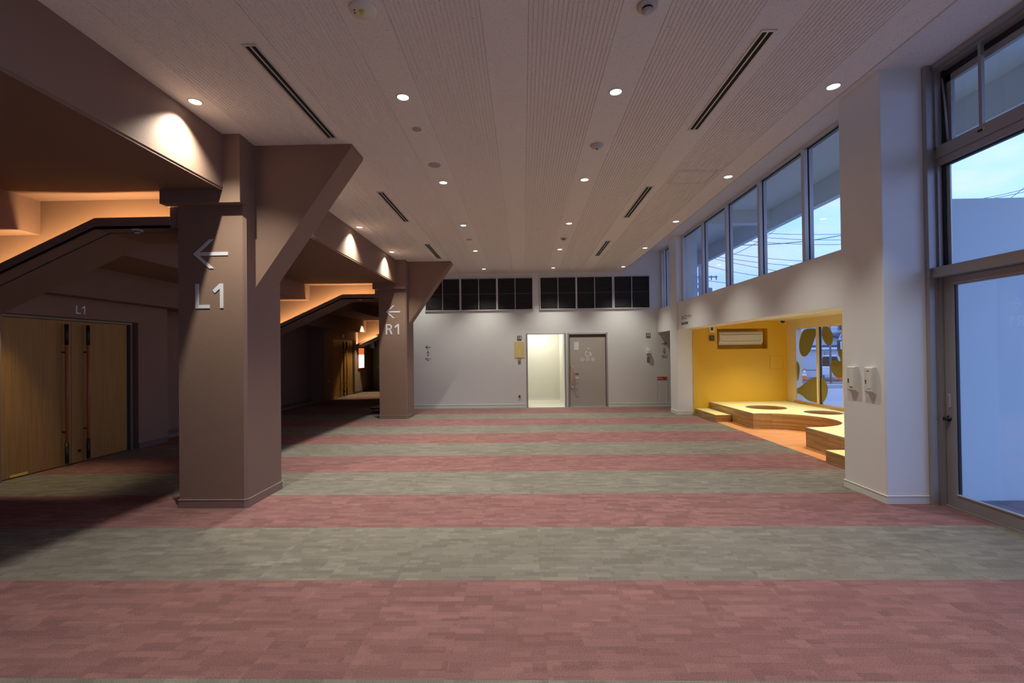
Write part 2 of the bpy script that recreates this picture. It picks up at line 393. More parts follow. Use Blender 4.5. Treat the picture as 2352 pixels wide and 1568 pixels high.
for j in range(-9, 26):     # cut tiles along the window side
    y = CY0 + j * .5
    if y + .5 < 13.35: rest.box(4.1006, 4.23, y + .0006, y + .4994, -0.006, 0.0, M[stripe(y + .25)])
ro = rest.build('carpet_tile_field', None, fl); ro['kind'] = 'stuff'
kf = struct(B('floor_kids_corner', 4.23, 6.6, 5.4, 11.8, -0.1, 0.0, M['orangefloor']))

# ================================================================== CEILING
ce = struct(B('ceiling', -3.10, 2.87, -4.0, 13.60, HC + 0.012, HC + 0.15, M['slab']))
PITCH = 0.9385; XC = -1.037
def ribbed(x0, x1):
    mb = MB(); n = 19; p = (x1 - x0) / n; pts = []
    for i in range(n):
        a = x0 + i * p
        pts += [(a, HC + .008), (a + .0035, HC + .008), (a + .006, HC), (a + p - .0065, HC), (a + p - .004, HC + .008)]
    pts += [(x1, HC + .008), (x1, HC + .0125), (x0, HC + .0125)]
    mb.prism(pts, 1, -4.0, 13.55, M['ceil']); return mb.build('ribbed_panel', None, ce)
for k in range(-2, 5):
    c = XC + k * PITCH
    x0, x1 = c - 0.158, c + 0.158
    if k == -2: x0 = -3.08
    if k == 4: x1 = 2.87
    if x1 > x0: B('flat_panel', x0, x1, -4.0, 13.55, HC, HC + .0125, M['ceil'], ce)
    if k < 4: ribbed(c + 0.158, c + PITCH - 0.158)
B('edge_trim', 2.862, 2.874, -4.0, 13.55, HC - .004, HC + .02, M['alupale'], ce)
# access hatch seams in a ribbed band
hm = MB(); hm.ring_prism([(1.99, 6.03), (2.50, 6.03), (2.50, 6.48), (1.99, 6.48)], [(1.996, 6.036), (2.494, 6.036), (2.494, 6.474), (1.996, 6.474)], 2, HC - .0015, HC + .004, M['ceilplastic'])
tag(hm.build('access_hatch'), 'thin square outline of an access hatch in the ribbed ceiling toward the windows', 'hatch')
up = struct(B('ceiling_window_side', 2.86, 4.14, -4.0, 13.60, HU, HU + .15, M['ceil']))
struct(B('trim_1', 2.80, 2.868, -4.0, 13.60, HC + .0126, HU, M['white']))

# ================================================================== WALLS
Y0 = 13.55
wb = MB()
for x0, x1, z0, z1 in ((-3.62, .115, 0, 2.79), (1.187, 1.30, 0, 2.79), (2.365, 6.3, 0, 2.79), (.115, 1.187, 2.09, 2.79), (1.30, 2.365, 2.075, 2.79), (-3.62, 4.3, 2.79, 5.15)):
    wb.box(x0, x1, Y0, Y0 + .25, z0, z1, M['greywall'])
struct(wb.build('wall_back'))
bb = MB()
for x0, x1 in ((-3.6, .085), (1.215, 1.265), (2.40, 3.78 + .5)):
    bb.box(x0, x1, Y0 - .008, Y0, 0, .095, M['base']); bb.box(x0, x1, Y0 - .012, Y0, .088, .1, M['base'])
struct(bb.build('baseboard_back'))
# alcove behind the open doorway
al = MB(); al.box(-.6, 1.187, 15.7, 15.85, 0, 2.6, M['alcove']); al.box(1.187, 1.35, Y0 + .25, 15.85, 0, 2.6, M['alcove']); al.box(-.75, -.6, Y0 + .25, 15.85, 0, 2.6, M['alcove']); al.box(-.75, 1.35, Y0 + .25, 15.85, 2.5, 2.65, M['white'])
al.box(-.6, 1.187, 15.69, 15.7, 0, .07, M['base']); al.box(1.177, 1.187, Y0 + .3, 15.7, 0, .07, M['base'])
struct(al.build('wall_alcove'))
struct(B('floor_alcove', -.75, 1.35, Y0 + .01, 15.85, -.1, .002, M['vinylfloor']))
df = MB()
for x0, x1, z1 in ((.085, .125, 2.115), (1.177, 1.215, 2.115)): df.box(x0, x1, Y0 - .012, Y0 + .12, 0, z1, M['alu'])
df.box(.125, 1.177, Y0 - .012, Y0 + .12, 2.085, 2.115, M['alupale'])
struct(df.build('door_2'), 'open doorway with thin grey frame into the pale lit alcove')
area('alcove_lamp', (.45, 15.0, 2.48), 26, (1.0, .97, .84), .4, .4)

# left side
LW = MB()
LW.box(-6.95, -6.65, -4.0, 5.88, 0, 3.4, M['brown']); LW.box(-6.95, -6.65, 5.88, 8.03, 2.17, 3.4, M['brown']); LW.box(-6.95, -6.65, 8.03, 8.70, 0, 3.4, M['brown'])
LW.box(-7.3, -6.95, 8.4, 8.7, 0, 3.4, M['brown']); LW.box(-7.35, -7.2, 8.7, 15.9, 0, 3.4, M['brown'])
LW.box(-7.3, -6.75, 15.9, 16.66, 0, 3.4, M['brown']); LW.box(-7.3, -6.75, 16.66, 18.84, 2.15, 3.4, M['brown']); LW.box(-7.3, -6.75, 18.84, 20.25, 0, 3.4, M['mauve'])
struct(LW.build('wall_left'))
struct(MB().box(-6.66, -6.642, 8.03, 8.7, 0, .09, M['taupe']).box(-7.21, -7.19, 8.7, 15.9, 0, .09, M['taupe']).box(-6.76, -6.738, 18.84, 20.25, 0, .09, M['taupe']).build('baseboard_left'))
struct(MB().box(-7.3, -3.4, 21.0, 21.2, 0, 3.4, M['brown']).box(-7.3, -6.75, 20.25, 21.0, 0, 3.4, M['brown']).build('wall_corridor_end'))
struct(B('wall_corridor_right', -3.62, -3.45, Y0 + .25, 21.2, 0, 3.4, M['brown']))
struct(B('wall_front', -7.3, 4.6, -4.2, -4.0, 0, 5.15, M['white']))
LO = 2.93
struct(MB().box(-7.4, -5.28, -4.0, 21.2, LO, 3.9, M['soffit']).box(-6.95, -6.40, -4.0, 21.2, 2.47, LO + .01, M['soffit']).build('ceiling_low'))
bs = MB(); bs.box(-5.28, -3.06, -4.0, 21.2, 3.30, 4.0, M['soffit']); bs.box(-3.09, -3.06, -4.0, 13.56, 3.275, 3.30, M['soffit'])
beam = struct(bs.build('beam'), 'long brown soffit and edge beam along the hall ceiling')
B('beam_face', -3.062, -3.055, -4.0, 13.56, 3.30, HC + .01, M['brown'], beam)
struct(MB().box(-7.7, -7.42, -4.2, 21.3, -.2, 5.2, M['soffit']).box(-7.7, 4.4, 21.2, 21.4, -.2, 5.2, M['soffit']).build('wall_light_block'))  # unseen shell added to stop sky light leaking in around the doors
struct(B('roof', -9.0, 6.5, -6.0, 22.0, 5.15, 5.4, M['canopy']))

# ------------------------------------------------------------------ brown columns with brackets
def brown_column(x0, x1, y0, y1, dx, label):
    m = MB()
    ch = 0.028
    m.prism([(x0, y0), (x1 - ch, y0), (x1, y0 + ch), (x1, y1), (x0, y1)], 2, 0, HC + .01, M['brown'])
    o = struct(m.build('column'), label)
    b = MB(); e = .008
    b.prism([(x0 - e, y0 - e), (x1 - ch + e * .5, y0 - e), (x1 + e, y0 + ch - e * .5), (x1 + e, y1 + e), (x0 - e, y1 + e)], 2, 0, .085, M['brownbase'])
    b.prism([(x0 - e * 1.4, y0 - e * 1.4), (x1 - ch + e * .7, y0 - e * 1.4), (x1 + e * 1.4, y0 + ch - e * .7), (x1 + e * 1.4, y1 + e * 1.4), (x0 - e * 1.4, y1 + e * 1.4)], 2, .085, .089, M['lip'])
    b.build('baseboard', None, o)
    MB().box(x0 - .118, x1 + .008, y0 - .1, y0 + .05, 3.15, 3.30, M['brown']).box(-3.10 + dx, x1 + .0075, y0 - .0995, y0 + .05, 3.30, HC + .01, M['brown']).build('capital', None, o)
    MB().box(x0 - .10, x0 + .01, y0 + .02, y1 - .05, 2.93, 3.31, M['brown']).build('side_pier', None, o)
    # sloping bracket towards the hall
    zb = 2.285; xt = x1 + 1.055
    MB().prism([(x1 - .02, zb), (x1 - .02, HC + .01), (xt + .01, HC + .01), (xt, HC - .04)], 1, y0 + .185, y0 + .55, M['brown']).build('bracket', None, o)
    return o
col1 = brown_column(-3.597, -2.885, 4.862, 5.565, 0.0, 'big brown column with L1 sign and sloping bracket')
col2 = brown_column(-3.503, -2.825, 11.44, 12.14, 0.04, 'brown column farther back with R1 sign and sloping bracket')
# raking beams with cove lip on each column line
def raking(yc, xk, xe):
    s = 0.452; xl = -7.2
    zl = lambda x, z: z - s * (xk - x) if x < xk else z
    m = MB(); m.prism([(xe, LO), (xk, LO), (xl, zl(xl, LO)), (xl, 3.32), (xe, 3.32)], 1, yc + .20, yc + .70, M['brown'])
    o = struct(m.build('raking_beam'))
    l = MB()
    l.prism([(xe, LO), (xk, LO), (xl, zl(xl, LO)), (xl, zl(xl, LO) + .025), (xk, LO + .025), (xe, LO + .025)], 1, yc, yc + .175, M['brown'])
    l.prism([(xe, LO), (xk, LO), (xl, zl(xl, LO)), (xl, zl(xl, LO) + .115), (xk, LO + .115), (xe, LO + .115)], 1, yc, yc + .02, M['brown'])
    l.prism([(xe, LO + .01), (xk, LO + .01), (xl, zl(xl, LO) + .01), (xl, zl(xl, LO) + .024), (xk, LO + .024), (xe, LO + .024)], 1, yc + .16, yc + .21, M['dark'])
    l.build('cove_lip', None, o)
    st = MB()
    st.prism([(xe - .02, LO + .026), (xk, LO + .026), (xl + .5, zl(xl + .5, LO) + .026), (xl + .5, zl(xl + .5, LO) + .036), (xk, LO + .036), (xe - .02, LO + .036)], 1, yc + .024, yc + .04, M['strip'])
    st.build('light_strip', None, o)
    # lamps of the strip
    L1 = abs(xe - xk); area('cove_lamp', ((xe + xk) / 2, yc + .032, LO + .05), COVE_W * L1, AMBER, L1, .012, (PI, 0, 0))
    ln = 2.3; L2 = ln / math.cos(math.atan(s)); xm = xk - ln / 2
    area('cove_lamp', (xm, yc + .032, zl(xm, LO) + .05), COVE_W * L2, AMBER, L2, .012, (PI, -math.atan(s), 0))
    return o
raking(4.862, -4.49, -3.69)
raking(11.44, -4.40, -3.60)
raking(19.0, -4.40, -3.50)

# ------------------------------------------------------------------ hall doors on the left wall
def hall_door(no, xf, ya, yb, label):
    o = bpy.data.objects.new('door_%d' % no, None); C.objects.link(o); o.location = (xf, ya, 0); struct(o, label)
    ym = (ya + yb) / 2
    def ob(name, x0, x1, y0, y1, z0, z1, m, par=o, bev=0): 
        return MB().box(x0 - xf, x1 - xf, y0 - ya, y1 - ya, z0, z1, m, bev).build(name, None, par)
    ob('frame', xf - .10, xf + .015, ya - .02, yb + .10, 2.13, 2.16, M['olive']); ob('frame', xf - .10, xf + .02, yb + .055, yb + .1, 0, 2.13, M['taupe']); ob('gasket', xf - .1, xf - .02, yb + .01, yb + .055, 0, 2.13, M['dark'])
    for y0, y1 in ((ya, ym - .003), (ym + .003, yb)):
        leaf = ob('door_leaf', xf - .05, xf, y0, y1, .012, 2.122, M['oak'])
        if y0 < ym - .1:
            ob('floor_bolt_plate', xf, xf + .006, y0 + .14, y0 + .36, .02, .05, M['yellowplate'], leaf)
    ob('lock', xf, xf + .02, ym + .1, ym + .13, .16, .20, M['black'])
    for y in (ym - .135, ym + .205):
        g = MB(); xx = .065
        g.tube([(xx, y - ya, .345), (xx, y - ya, 1.77)], .019, 10, M['redwood'])
        h = g.build('pull_bar', None, o)
        t = MB()
        for za, zb in ((.04, .345), (1.77, 2.07)): t.tube([(xx, y - ya, za), (xx, y - ya, zb)], .0235, 12, M['black'])
        for z in (.50, 1.66): t.tube([(0, y - ya, z), (xx, y - ya, z)], .012, 8, M['black'])
        t.build('pull_end', None, h)
    return o
hall_door(3, -6.72, 5.90, 7.87, 'tall oak double door with long dark-ended pull bars, under small L1')
hall_door(4, -6.79, 16.70, 18.68, 'distant oak double door with dark pull bars in the dark corridor')
B('header_back', -6.9, -6.74, 5.88, 8.03, 2.16, 2.2, M['brown'], col1).parent = None
bpy.data.objects['header_back'].name = 'trim_2'; struct(bpy.data.objects['trim_2'])

# ------------------------------------------------------------------ arrows and letters on the columns
def arrow(mb, xt, xe, zc, h, w, y0, y1, mat):
    s = 1 if xe > xt else -1
    hx = h * 1.12; k = w * 1.25; nx = k + hx * (w / 2) / h
    pts = [(0, 0), (hx, h), (hx + k, h), (nx, w / 2), (abs(xe - xt), w / 2), (abs(xe - xt), -w / 2), (nx, -w / 2), (hx + k, -h), (hx, -h)]
    mb.prism([(xt + s * a, zc + b) for a, b in pts], 1, y0, y1, mat)
def glyph(ch, x, w, h, st=.036, y0=-.007, y1=0.0, mat=None):
    mat = mat or M['letter']; m = MB()
    if ch == 'L': m.prism([(x, 0), (x + w, 0), (x + w, st), (x + st, st), (x + st, h), (x, h)], 1, y0, y1, mat)
    if ch == '1': m.prism([(x + w - st, 0), (x + w, 0), (x + w, h), (x + w - st * 1.1, h), (x, h - st * 1.9), (x + st * .55, h - st * 2.75), (x + w - st, h - st * 1.45)], 1, y0, y1, mat)
    if ch == 'R':
        m.prism([(x, 0), (x + st, 0), (x + st, h), (x, h)], 1, y0, y1, mat)
        r = h * .275; cx = x + w * .93 - r; cz = h - r
        n = 14; out = [(x + st * .9, h)] + [(cx + r * math.cos(PI / 2 - PI * i / n), cz + r * math.sin(PI / 2 - PI * i / n)) for i in range(n + 1)] + [(x + st * .9, h - 2 * r)]
        ri = r - st * .92; inn = [(x + st * .9, cz + ri)] + [(cx + ri * math.cos(PI / 2 - PI * i / n), cz + ri * math.sin(PI / 2 - PI * i / n)) for i in range(n + 1)] + [(x + st * .9, cz - ri)]
        for i in range(len(out) - 1): m.prism([out[i], out[i + 1], inn[i + 1], inn[i]], 1, y0, y1, mat)
        m.prism([(cx - st * .2, h - 2 * r + st * .3), (cx + st * .95, h - 2 * r + st * .3), (x + w, 0), (x + w - st * 1.2, 0)], 1, y0, y1, mat)
    return m
def column_sign(y, xt, xe, za, ha, xl, zl, hl, word, w0, x1, w1, label):
    o = thing('direction_sign', label, 'sign', (xl, y, zl))
    mb = MB(); arrow(mb, xt - xl, xe - xl, za - zl, ha, .036, -.007, 0.0, M['letter']); mb.build('arrow', None, o)
    for ch, x, w in ((word[0], xl, w0), (word[1], x1, w1)):
        glyph(ch, x - xl, w, hl).build('letter', None, o)
def code_sign(word, x, ya, z, h, label):
    o = thing('door_code_sign', label, 'sign', (x, ya, z))
    for ch, dy, w in ((word[0], 0.0, h * .6), (word[1], h * .76, h * .42)):
        q = glyph(ch, dy, w, h, h * .14, -.008).build('letter', None, o); q.rotation_euler = (0, 0, PI / 2)
code_sign('L1', -6.65, 6.885, 2.235, .125, 'small grey L1 letters on the brown wall above the near double door')
code_sign('R1', -6.75, 17.55, 2.20, .125, 'small R1 letters above the distant double door')
column_sign(4.862, -3.434, -3.065, 2.645, .153, -3.414, 2.077, .256, 'L1', .152, -3.229, .112, 'pale metal arrow and L1 on the near brown column')
column_sign(11.44, -3.333, -2.982, 2.602, .158, -3.336, 2.052, .252, 'R1', .165, -3.125, .115, 'pale metal arrow and R1 on the far brown column')

# ------------------------------------------------------------------ white columns, bulkhead, window side
def white_column(x0, x1, y0, y1, label):
    o = struct(MB().box(x0, x1, y0, y1, 0, HU + .01, M['white'], .012).build('column', None), label)
    e = .006
    MB().box(x0 - e, x1 + e * 0, y0 - e, y1 + e, 0, .075, M['base']).box(x0 - e * 1.6, x1, y0 - e * 1.6, y1 + e * 1.6, .075, .081, M['edge']).build('baseboard', None, o)
    return o
wc1 = white_column(3.665, 4.10, 4.90, 5.53, 'white column beside the glass entrance, with two wall switches')
wc2 = white_column(3.79, 4.20, 11.77, 12.32, 'white column at the far end of the kids corner')
bh = struct(MB().box(3.83, 4.2, 5.5, 11.80, 2.09, 2.765, M['white']).box(3.83, 4.2, 12.30, Y0 + .01, 2.10, 2.765, M['white']).build('wall_right'), 'white bulkhead under the clerestory windows')
struct(MB().box(4.2, 6.3, 12.30, Y0, 2.55, 2.8, M['white']).box(6.0, 6.3, 11.95, Y0, 0, 2.8, M['greywall']).build('wall_passage'))
struct(B('floor_passage', 4.23, 6.3, 11.95, Y0, -.1, 0.0, M['cgrey']))
# clerestory
def window(no, label): 
    o = bpy.data.objects.new('window_%d' % no, None); C.objects.link(o); return struct(o, label)
def clerestory(no, ya, yb, ms, label):
    o = window(no, label)
    B('frame', 3.94, 4.05, ya, yb, 2.765, 2.80, M['alupale'], o); B('frame', 3.94, 4.05, ya, yb, HU - .05, HU, M['alupale'], o)
    B('frame', 3.94, 4.05, yb - .05, yb, 2.80, HU - .05, M['alupale'], o); B('frame', 3.94, 4.05, ya, ya + .05, 2.80, HU - .05, M['alupale'], o)
    B('gasket', 3.985, 4.005, ya + .05, yb - .05, HU - .07, HU - .05, M['dark'], o)
    e = [ya + .05] + ms + [yb - .05]
    for y in ms:
        MB().box(3.93, 3.98, y - .035, y + .035, 2.80, HU - .05, M['alupale']).box(3.98, 4.0, y - .022, y + .022, 2.80, HU - .05, M['dark']).box(4.0, 4.05, y - .04, y + .04, 2.80, HU - .05, M['alupale']).build('mullion', None, o)
    for a, b in zip(e, e[1:]): B('pane', 3.988, 3.996, a + .02, b - .02, 2.80, HU - .05, M['glass'], o)
clerestory(1, 5.5, 11.77, [6.69, 7.94, 9.21, 10.43], 'long clerestory window of five tall panes above the kids corner')
clerestory(2, 12.32, Y0, [13.25], 'narrow clerestory window beyond the far white column')
struct(B('trim_3', 3.98, 4.14, 5.5, Y0, HU, 5.16, M['white']))
struct(MB().box(4.05, 4.35, -4.0, 5.3, HU + .02, 5.16, M['white']).build('trim_4'))

# near glass entrance: door, fixed pane above, top hung sash with fly screen frame
XG = 4.2
jb = struct(MB().prism([(4.085, 4.845), (4.13, 4.845), (4.13, 4.86), (4.26, 4.86), (4.26, 5.0), (4.085, 5.0)], 2, 0, HU, M['alu']).build('trim_5'))
w3 = window(3, 'tall glass entrance frame with door and fixed pane above')
dr = bpy.data.objects.new('door_1', None); C.objects.link(dr); struct(dr, 'grey aluminium glass door at the right edge, with small pull and lock')
B('stile', XG + .01, XG + .06, 4.725, 4.835, .015, 2.27, M['alu'], dr, .003)
B('stile', XG + .01, XG + .06, 2.8, 2.9, .015, 2.27, M['alu'], dr, .003)
B('rail', XG + .01, XG + .06, 2.9, 4.725, .015, .135, M['alu'], dr, .003); B('rail', XG + .01, XG + .06, 2.9, 4.725, 2.185, 2.27, M['alu'], dr, .003)
B('threshold', XG - .01, XG + .12, 2.7, 4.90, -.05, .014, M['alu'], w3)
B('glazing_bead', XG, XG + .02, 2.9, 4.725, .135, .146, M['alupale'], dr); B('glazing_bead', XG, XG + .012, 2.9, 4.725, 2.20, 2.206, M['alupale'], dr)
B('gasket', XG + .022, XG + .045, 4.715, 4.726, .146, 2.185, M['dark'], dr)
B('pane', XG + .03, XG + .04, 2.9, 4.718, .135, 2.19, M['doorglass'], dr)
hp = B('handle_plate', XG - .002, XG + .012, 4.775, 4.80, .985, 1.115, M['alupale'], dr, .002); B('recess', XG - .004, XG, 4.781, 4.794, 1.0, 1.10, M['alu'], hp)
kb = MB().lathe([(0, .035), (.016, .035), (.02, .025), (.016, 0), (.03, 0), (.03, -.004), (0, -.004)], 16, M['black'], (XG + .004, 4.80, .87), Matrix.Rotation(-PI / 2, 4, 'Y')).box(XG - .04, XG - .028, 4.79, 4.815, .855, .885, M['black']).build('thumb_turn', None, dr)
B('frame', XG - .02, XG + .08, 4.838, 4.90, 0, 3.40, M['alu'], w3)
B('frame', XG - .005, XG + .08, 2.74, 2.79, 0, 3.40, M['alu'], w3)
B('transom', XG - .09, XG + .1, -3.9, 4.93, 2.275, 2.375, M['alu'], w3, .004)
B('transom', XG - .02, XG + .1, -3.9, 4.90, 3.40, 3.47, M['alu'], w3, .004)
B('gasket', XG + .02, XG + .045, 4.815, 4.838, 2.375, 3.40, M['dark'], w3); B('gasket', XG + .02, XG + .045, 2.79, 4.838, 3.385, 3.40, M['dark'], w3)
B('glazing_bead', XG + .045, XG + .06, 4.775, 4.838, 2.375, 3.40, M['alupale'], w3)
B('pane', XG + .03, XG + .04, 2.79, 4.838, 2.375, 3.40, M['glass'], w3)
for a, b in ((-3.9, 2.74),):
    B('pane', XG + .03, XG + .04, a, b, .1, 2.275, M['glass'], w3); B('pane', XG + .03, XG + .04, a, b, 2.375, 3.40, M['glass'], w3); B('rail', XG, XG + .06, a, b, 0, .1, M['alu'], w3)
for y in (.9, -1.2): B('frame', XG - .01, XG + .08, y, y + .06, .1, 3.40, M['alu'], w3)
w4 = window(4, 'top hung upper sash above the glass entrance, one thin upright bar')
B('frame', XG - .03, XG + .12, -3.9, 4.90, 3.47, 3.59, M['alu'], w4, .004); B('frame', XG - .06, XG + .12, -3.9, 4.90, HU - .05, HU, M['alu'], w4); B('frame', XG - .03, XG + .12, 4.84, 4.90, 3.565, HU - .05, M['alu'], w4)
B('frame', XG - .02, XG + .12, -3.9, 4.84, HU - .075, HU - .05, M['alu'], w4)
for y in (4.385, 3.2, 1.5): B('upright_bar', XG - .02, XG + .01, y - .015, y + .015, 3.565, HU - .075, M['alu'], w4)
B('latch', XG - .035, XG - .02, 4.36, 4.40, 3.53, 3.55, M['black'], w4); B('latch_button', XG - .035, XG - .02, 4.33, 4.35, 3.535, 3.555, M['yellowplate'], w4)
sh = MB(); sh.box(XG + .06, XG + .10, 4.765, 4.815, 3.5, HU - .13, M['alu']); sh.box(XG + .06, XG + .10, -3.9, 4.815, HU - .20, HU - .13, M['alu']); sh.box(XG + .06, XG + .10, -3.9, 4.815, 3.5, 3.615, M['alu']); sh.box(XG + .03, XG + .11, 4.815, 4.86, 3.5, HU, M['dark']); sh.box(XG + .06, XG + .12, -3.9, 4.86, HU - .135, HU - .001, M['dark']); sh.build('sash', None, w4)
B('pane', XG + .078, XG + .086, -3.9, 4.77, 3.56, HU - .19, M['glass'], w4)
MB().tube([(XG + .03, 4.825, HU - .15), (XG + .03, 4.80, 4.02), (XG + .03, 4.775, 3.62)], .009, 8, M['alu']).build('stay_arm', None, w4)

# ================================================================== KIDS CORNER
YO = 11.75; XK = 6.45
ko = MB()
nx0, nx1, nz0, nz1 = 4.765, 5.99, 1.597, 2.097
for x0, x1, z0, z1 in ((4.17, nx0, 0, 2.29), (nx1, XK + .02, 0, 2.29), (nx0, nx1, 0, nz0), (nx0, nx1, nz1, 2.29)): ko.box(x0, x1, YO, YO + .05, z0, z1, M['orange'])
ko.box(nx0 - .02, nx1 + .02, YO + .24, YO + .26, nz0 - .02, nz1 + .02, M['orange'])
for a in ((nx0 - .02, nx0, nz0 - .02, nz1 + .02), (nx1, nx1 + .02, nz0 - .02, nz1 + .02), (nx0, nx1, nz0 - .02, nz0), (nx0, nx1, nz1, nz1 + .02)): ko.box(a[0], a[1], YO + .05, YO + .24, a[2], a[3], M['orange'])
struct(ko.build('wall_kids_corner'), 'orange yellow end wall of the kids corner with an air conditioner niche')
struct(MB().box(4.2, XK + .17, YO + .27, YO + .40, 0, 2.75, M['greywall']).build('wall_kids_outer'))
kr = struct(MB().box(4.19, XK + .15, 5.3, YO + .27, 2.28, 2.74, M['cream']).box(5.6, XK + .15, 5.3, YO + .27, 2.74, 3.14, M['cream']).build('ceiling_kids_corner'))
kw = MB()
kw.box(XK, XK + .15, 11.39, YO + .01, 0, 2.285, M['cream']); kw.box(XK, XK + .15, 5.5, 11.39, 0, .33, M['cream']); kw.box(XK - .01, XK + .15, 5.5, 11.39, 2.055, 2.285, M['cream'])
struct(kw.build('wall_kids_window'))
struct(B('wall_kids_side', 4.11, XK + .15, 5.1, 5.52, -.1, 3.145, M['render']), 'plain pale outside wall seen through the glass entrance')
w5 = window(5, 'kids corner window with olive film shapes and one yellow lit post')
B('sill', XK - .03, XK + .15, 5.5, 11.42, .31, .372, M['stave'], w5)
B('frame', XK + .005, XK + .06, 11.372, 11.39, .372, 2.055, M['alupale'], w5)
for y in (10.545, 9.70, 8.85, 8.0, 7.15, 6.3):
    MB().box(XK - .01, XK + .022, y - .028, y + .03, .372, 2.055, M['cream']).box(XK + .022, XK + .08, y - .028, y + .035, .372, 2.055, M['alupale']).box(XK + .03, XK + .06, y - .055, y - .028, .372, 2.055, M['dark']).build('mullion', None, w5)
ys = [5.55, 6.3, 7.15, 8.0, 8.85, 9.7, 10.545, 11.38]
for a, b in zip(ys, ys[1:]): B('pane', XK + .036, XK + .044, a, b, .372, 2.055, M['glass'], w5)
def decal(pts, label, it=2, group=None):
    P = [at(x, y, 0, XK + .032) for x, y in pts]
    o = MB().prism(smooth([(p.y, p.z) for p in P], it), 0, XK + .030, XK + .0345, M['decal']).build('window_film'); tag(o, label, 'window film'); return o
decal([(1849, 755), (1842, 762), (1836.5, 781), (1835, 796), (1838, 812), (1844, 819), (1852, 818), (1861, 806), (1867, 789), (1873, 772), (1875.5, 764), (1875.5, 753)], 'tall olive film oval at the upper left of the kids corner window')
decal([(1887.5, 750), (1887.5, 770), (1892, 783), (1898, 791), (1905, 794), (1911, 789), (1913, 778), (1911.5, 764), (1906, 755), (1901, 749)], 'rounded olive film shape at the top of the window, right of the post')
decal([(1826.5, 823), (1830, 827), (1835.5, 837), (1837, 848), (1836, 862), (1832, 876), (1827.5, 880)], 'half olive film shape at the left edge of the kids corner window')
decal([(1925, 803), (1928, 801), (1933, 801.5), (1936.5, 808), (1938, 820), (1941, 835), (1944, 850), (1940, 862), (1930, 869), (1922, 867), (1913, 859), (1907.5, 845), (1907, 835), (1911, 828.5), (1918, 826.5), (1926, 828), (1931, 830), (1930, 823), (1926, 815), (1924.5, 808)], 'pear-like olive film shape with a finger, beside the white column', 2)
decal([(1828.5, 892), (1836, 890), (1846, 882), (1856, 873), (1866, 867), (1876, 865), (1886, 867), (1895, 874), (1900.5, 885), (1901.5, 897), (1899, 910), (1892, 922), (1886, 926), (1874, 924), (1862, 921.5), (1852, 917), (1843, 908), (1835, 903.5), (1828.5, 903.5)], 'largest olive film drop shape, low on the window across the post')

# play platform with round wells and a bite out of the front
zt = 0.31
def arc(cx, cy, r, a0, a1, n):
    return [(cx + r * math.cos(a0 + (a1 - a0) * i / n), cy + r * math.sin(a0 + (a1 - a0) * i / n)) for i in range(n + 1)]
bcx, bcy, br_ = 4.665, 8.675, .885
th = math.acos((4.56 - bcx) / br_) if abs((4.56 - bcx) / br_) < 1 else PI / 2
bite = arc(bcx, bcy, br_, th, -th, 28)                # from the far corner round to the near corner
outline = [(4.56, YO - .004), (4.56, bcy + br_ * math.sin(th))] + bite[1:-1] + [(4.56, bcy - br_ * math.sin(th)), (4.56, 5.54), (XK - .035, 5.54), (XK - .035, YO - .004)]
holes = [(5.29, 10.50, .405), (5.945, 9.575, .335)]
def platform():
    bm = bmesh.new()
    loops = [outline] + [circle(x, y, r, 36) for x, y, r in holes]
    edges = []
    for lp in loops:
        vs = [bm.verts.new((x, y, zt)) for x, y in lp]
        edges += [bm.edges.new((vs[i], vs[(i + 1) % len(vs)])) for i in range(len(vs))]
    bmesh.ops.triangle_fill(bm, use_beauty=True, use_dissolve=False, edges=edges)
    for f in list(bm.faces):
        c = f.calc_center_median()
        if any((c.x - x) ** 2 + (c.y - y) ** 2 < (r * .97) ** 2 for x, y, r in holes) or ((c.x - bcx) ** 2 + (c.y - bcy) ** 2 < (br_ * .97) ** 2 and c.x < bcx + br_): bm.faces.remove(f)
    for f in bm.faces:
        f.normal_update()
        if f.normal.z < 0: f.normal_flip()
    me = bpy.data.meshes.new('platform_top'); bm.to_mesh(me); bm.free(); me.materials.append(M['platform']); return me
pf = thing('play_platform', 'low yellow play platform with round wells and a curved bite in the kids corner', 'platform', (4.56, 8.6, 0))
def pchild(name, me_or_mb):
    o = me_or_mb.build(name, None, pf) if isinstance(me_or_mb, MB) else link(name, me_or_mb, pf)
    o.matrix_parent_inverse = Matrix.Translation((-4.56, -8.6, 0)); return o
pchild('platform_top', platform())
def skin(mb, loop, z0, z1, mat, closed=True):
    vs0 = [mb.bm.verts.new((x, y, z0)) for x, y in loop]; vs1 = [mb.bm.verts.new((x, y, z1)) for x, y in loop]
    n = len(loop)
    for i in range(n if closed else n - 1):
        f = mb.bm.faces.new((vs0[i], vs0[(i + 1) % n], vs1[(i + 1) % n], vs1[i])); f.material_index = mb.mi(mat)
def thick(mb, loop, off, z0, z1, mat, closed):
    """vertical board following a line, off = its thickness to one side"""
    n = len(loop); q = []
    for i in range(n):
        a = Vector(loop[i - 1] if (i or closed) else loop[i]); b = Vector(loop[(i + 1) % n] if (i < n - 1 or closed) else loop[i]); d = (b - a).normalized()
        q.append((loop[i][0] - d.y * off, loop[i][1] + d.x * off))
    for lp in (loop, q): skin(mb, lp, z0, z1, mat, closed)
    for z in (z0, z1):
        A = [mb.bm.verts.new((x, y, z)) for x, y in loop]; D = [mb.bm.verts.new((x, y, z)) for x, y in q]
        for i in range(n if closed else n - 1):
            f = mb.bm.faces.new((A[i], A[(i + 1) % n], D[(i + 1) % n], D[i])); f.material_index = mb.mi(mat)
fr = MB(); thick(fr, [outline[0], outline[1]], .02, 0, zt - .0085, M['stave'], False); pchild('front_board', fr)
fr = MB(); thick(fr, bite, .02, 0, zt - .0085, M['stave'], False); pchild('curved_board', fr)
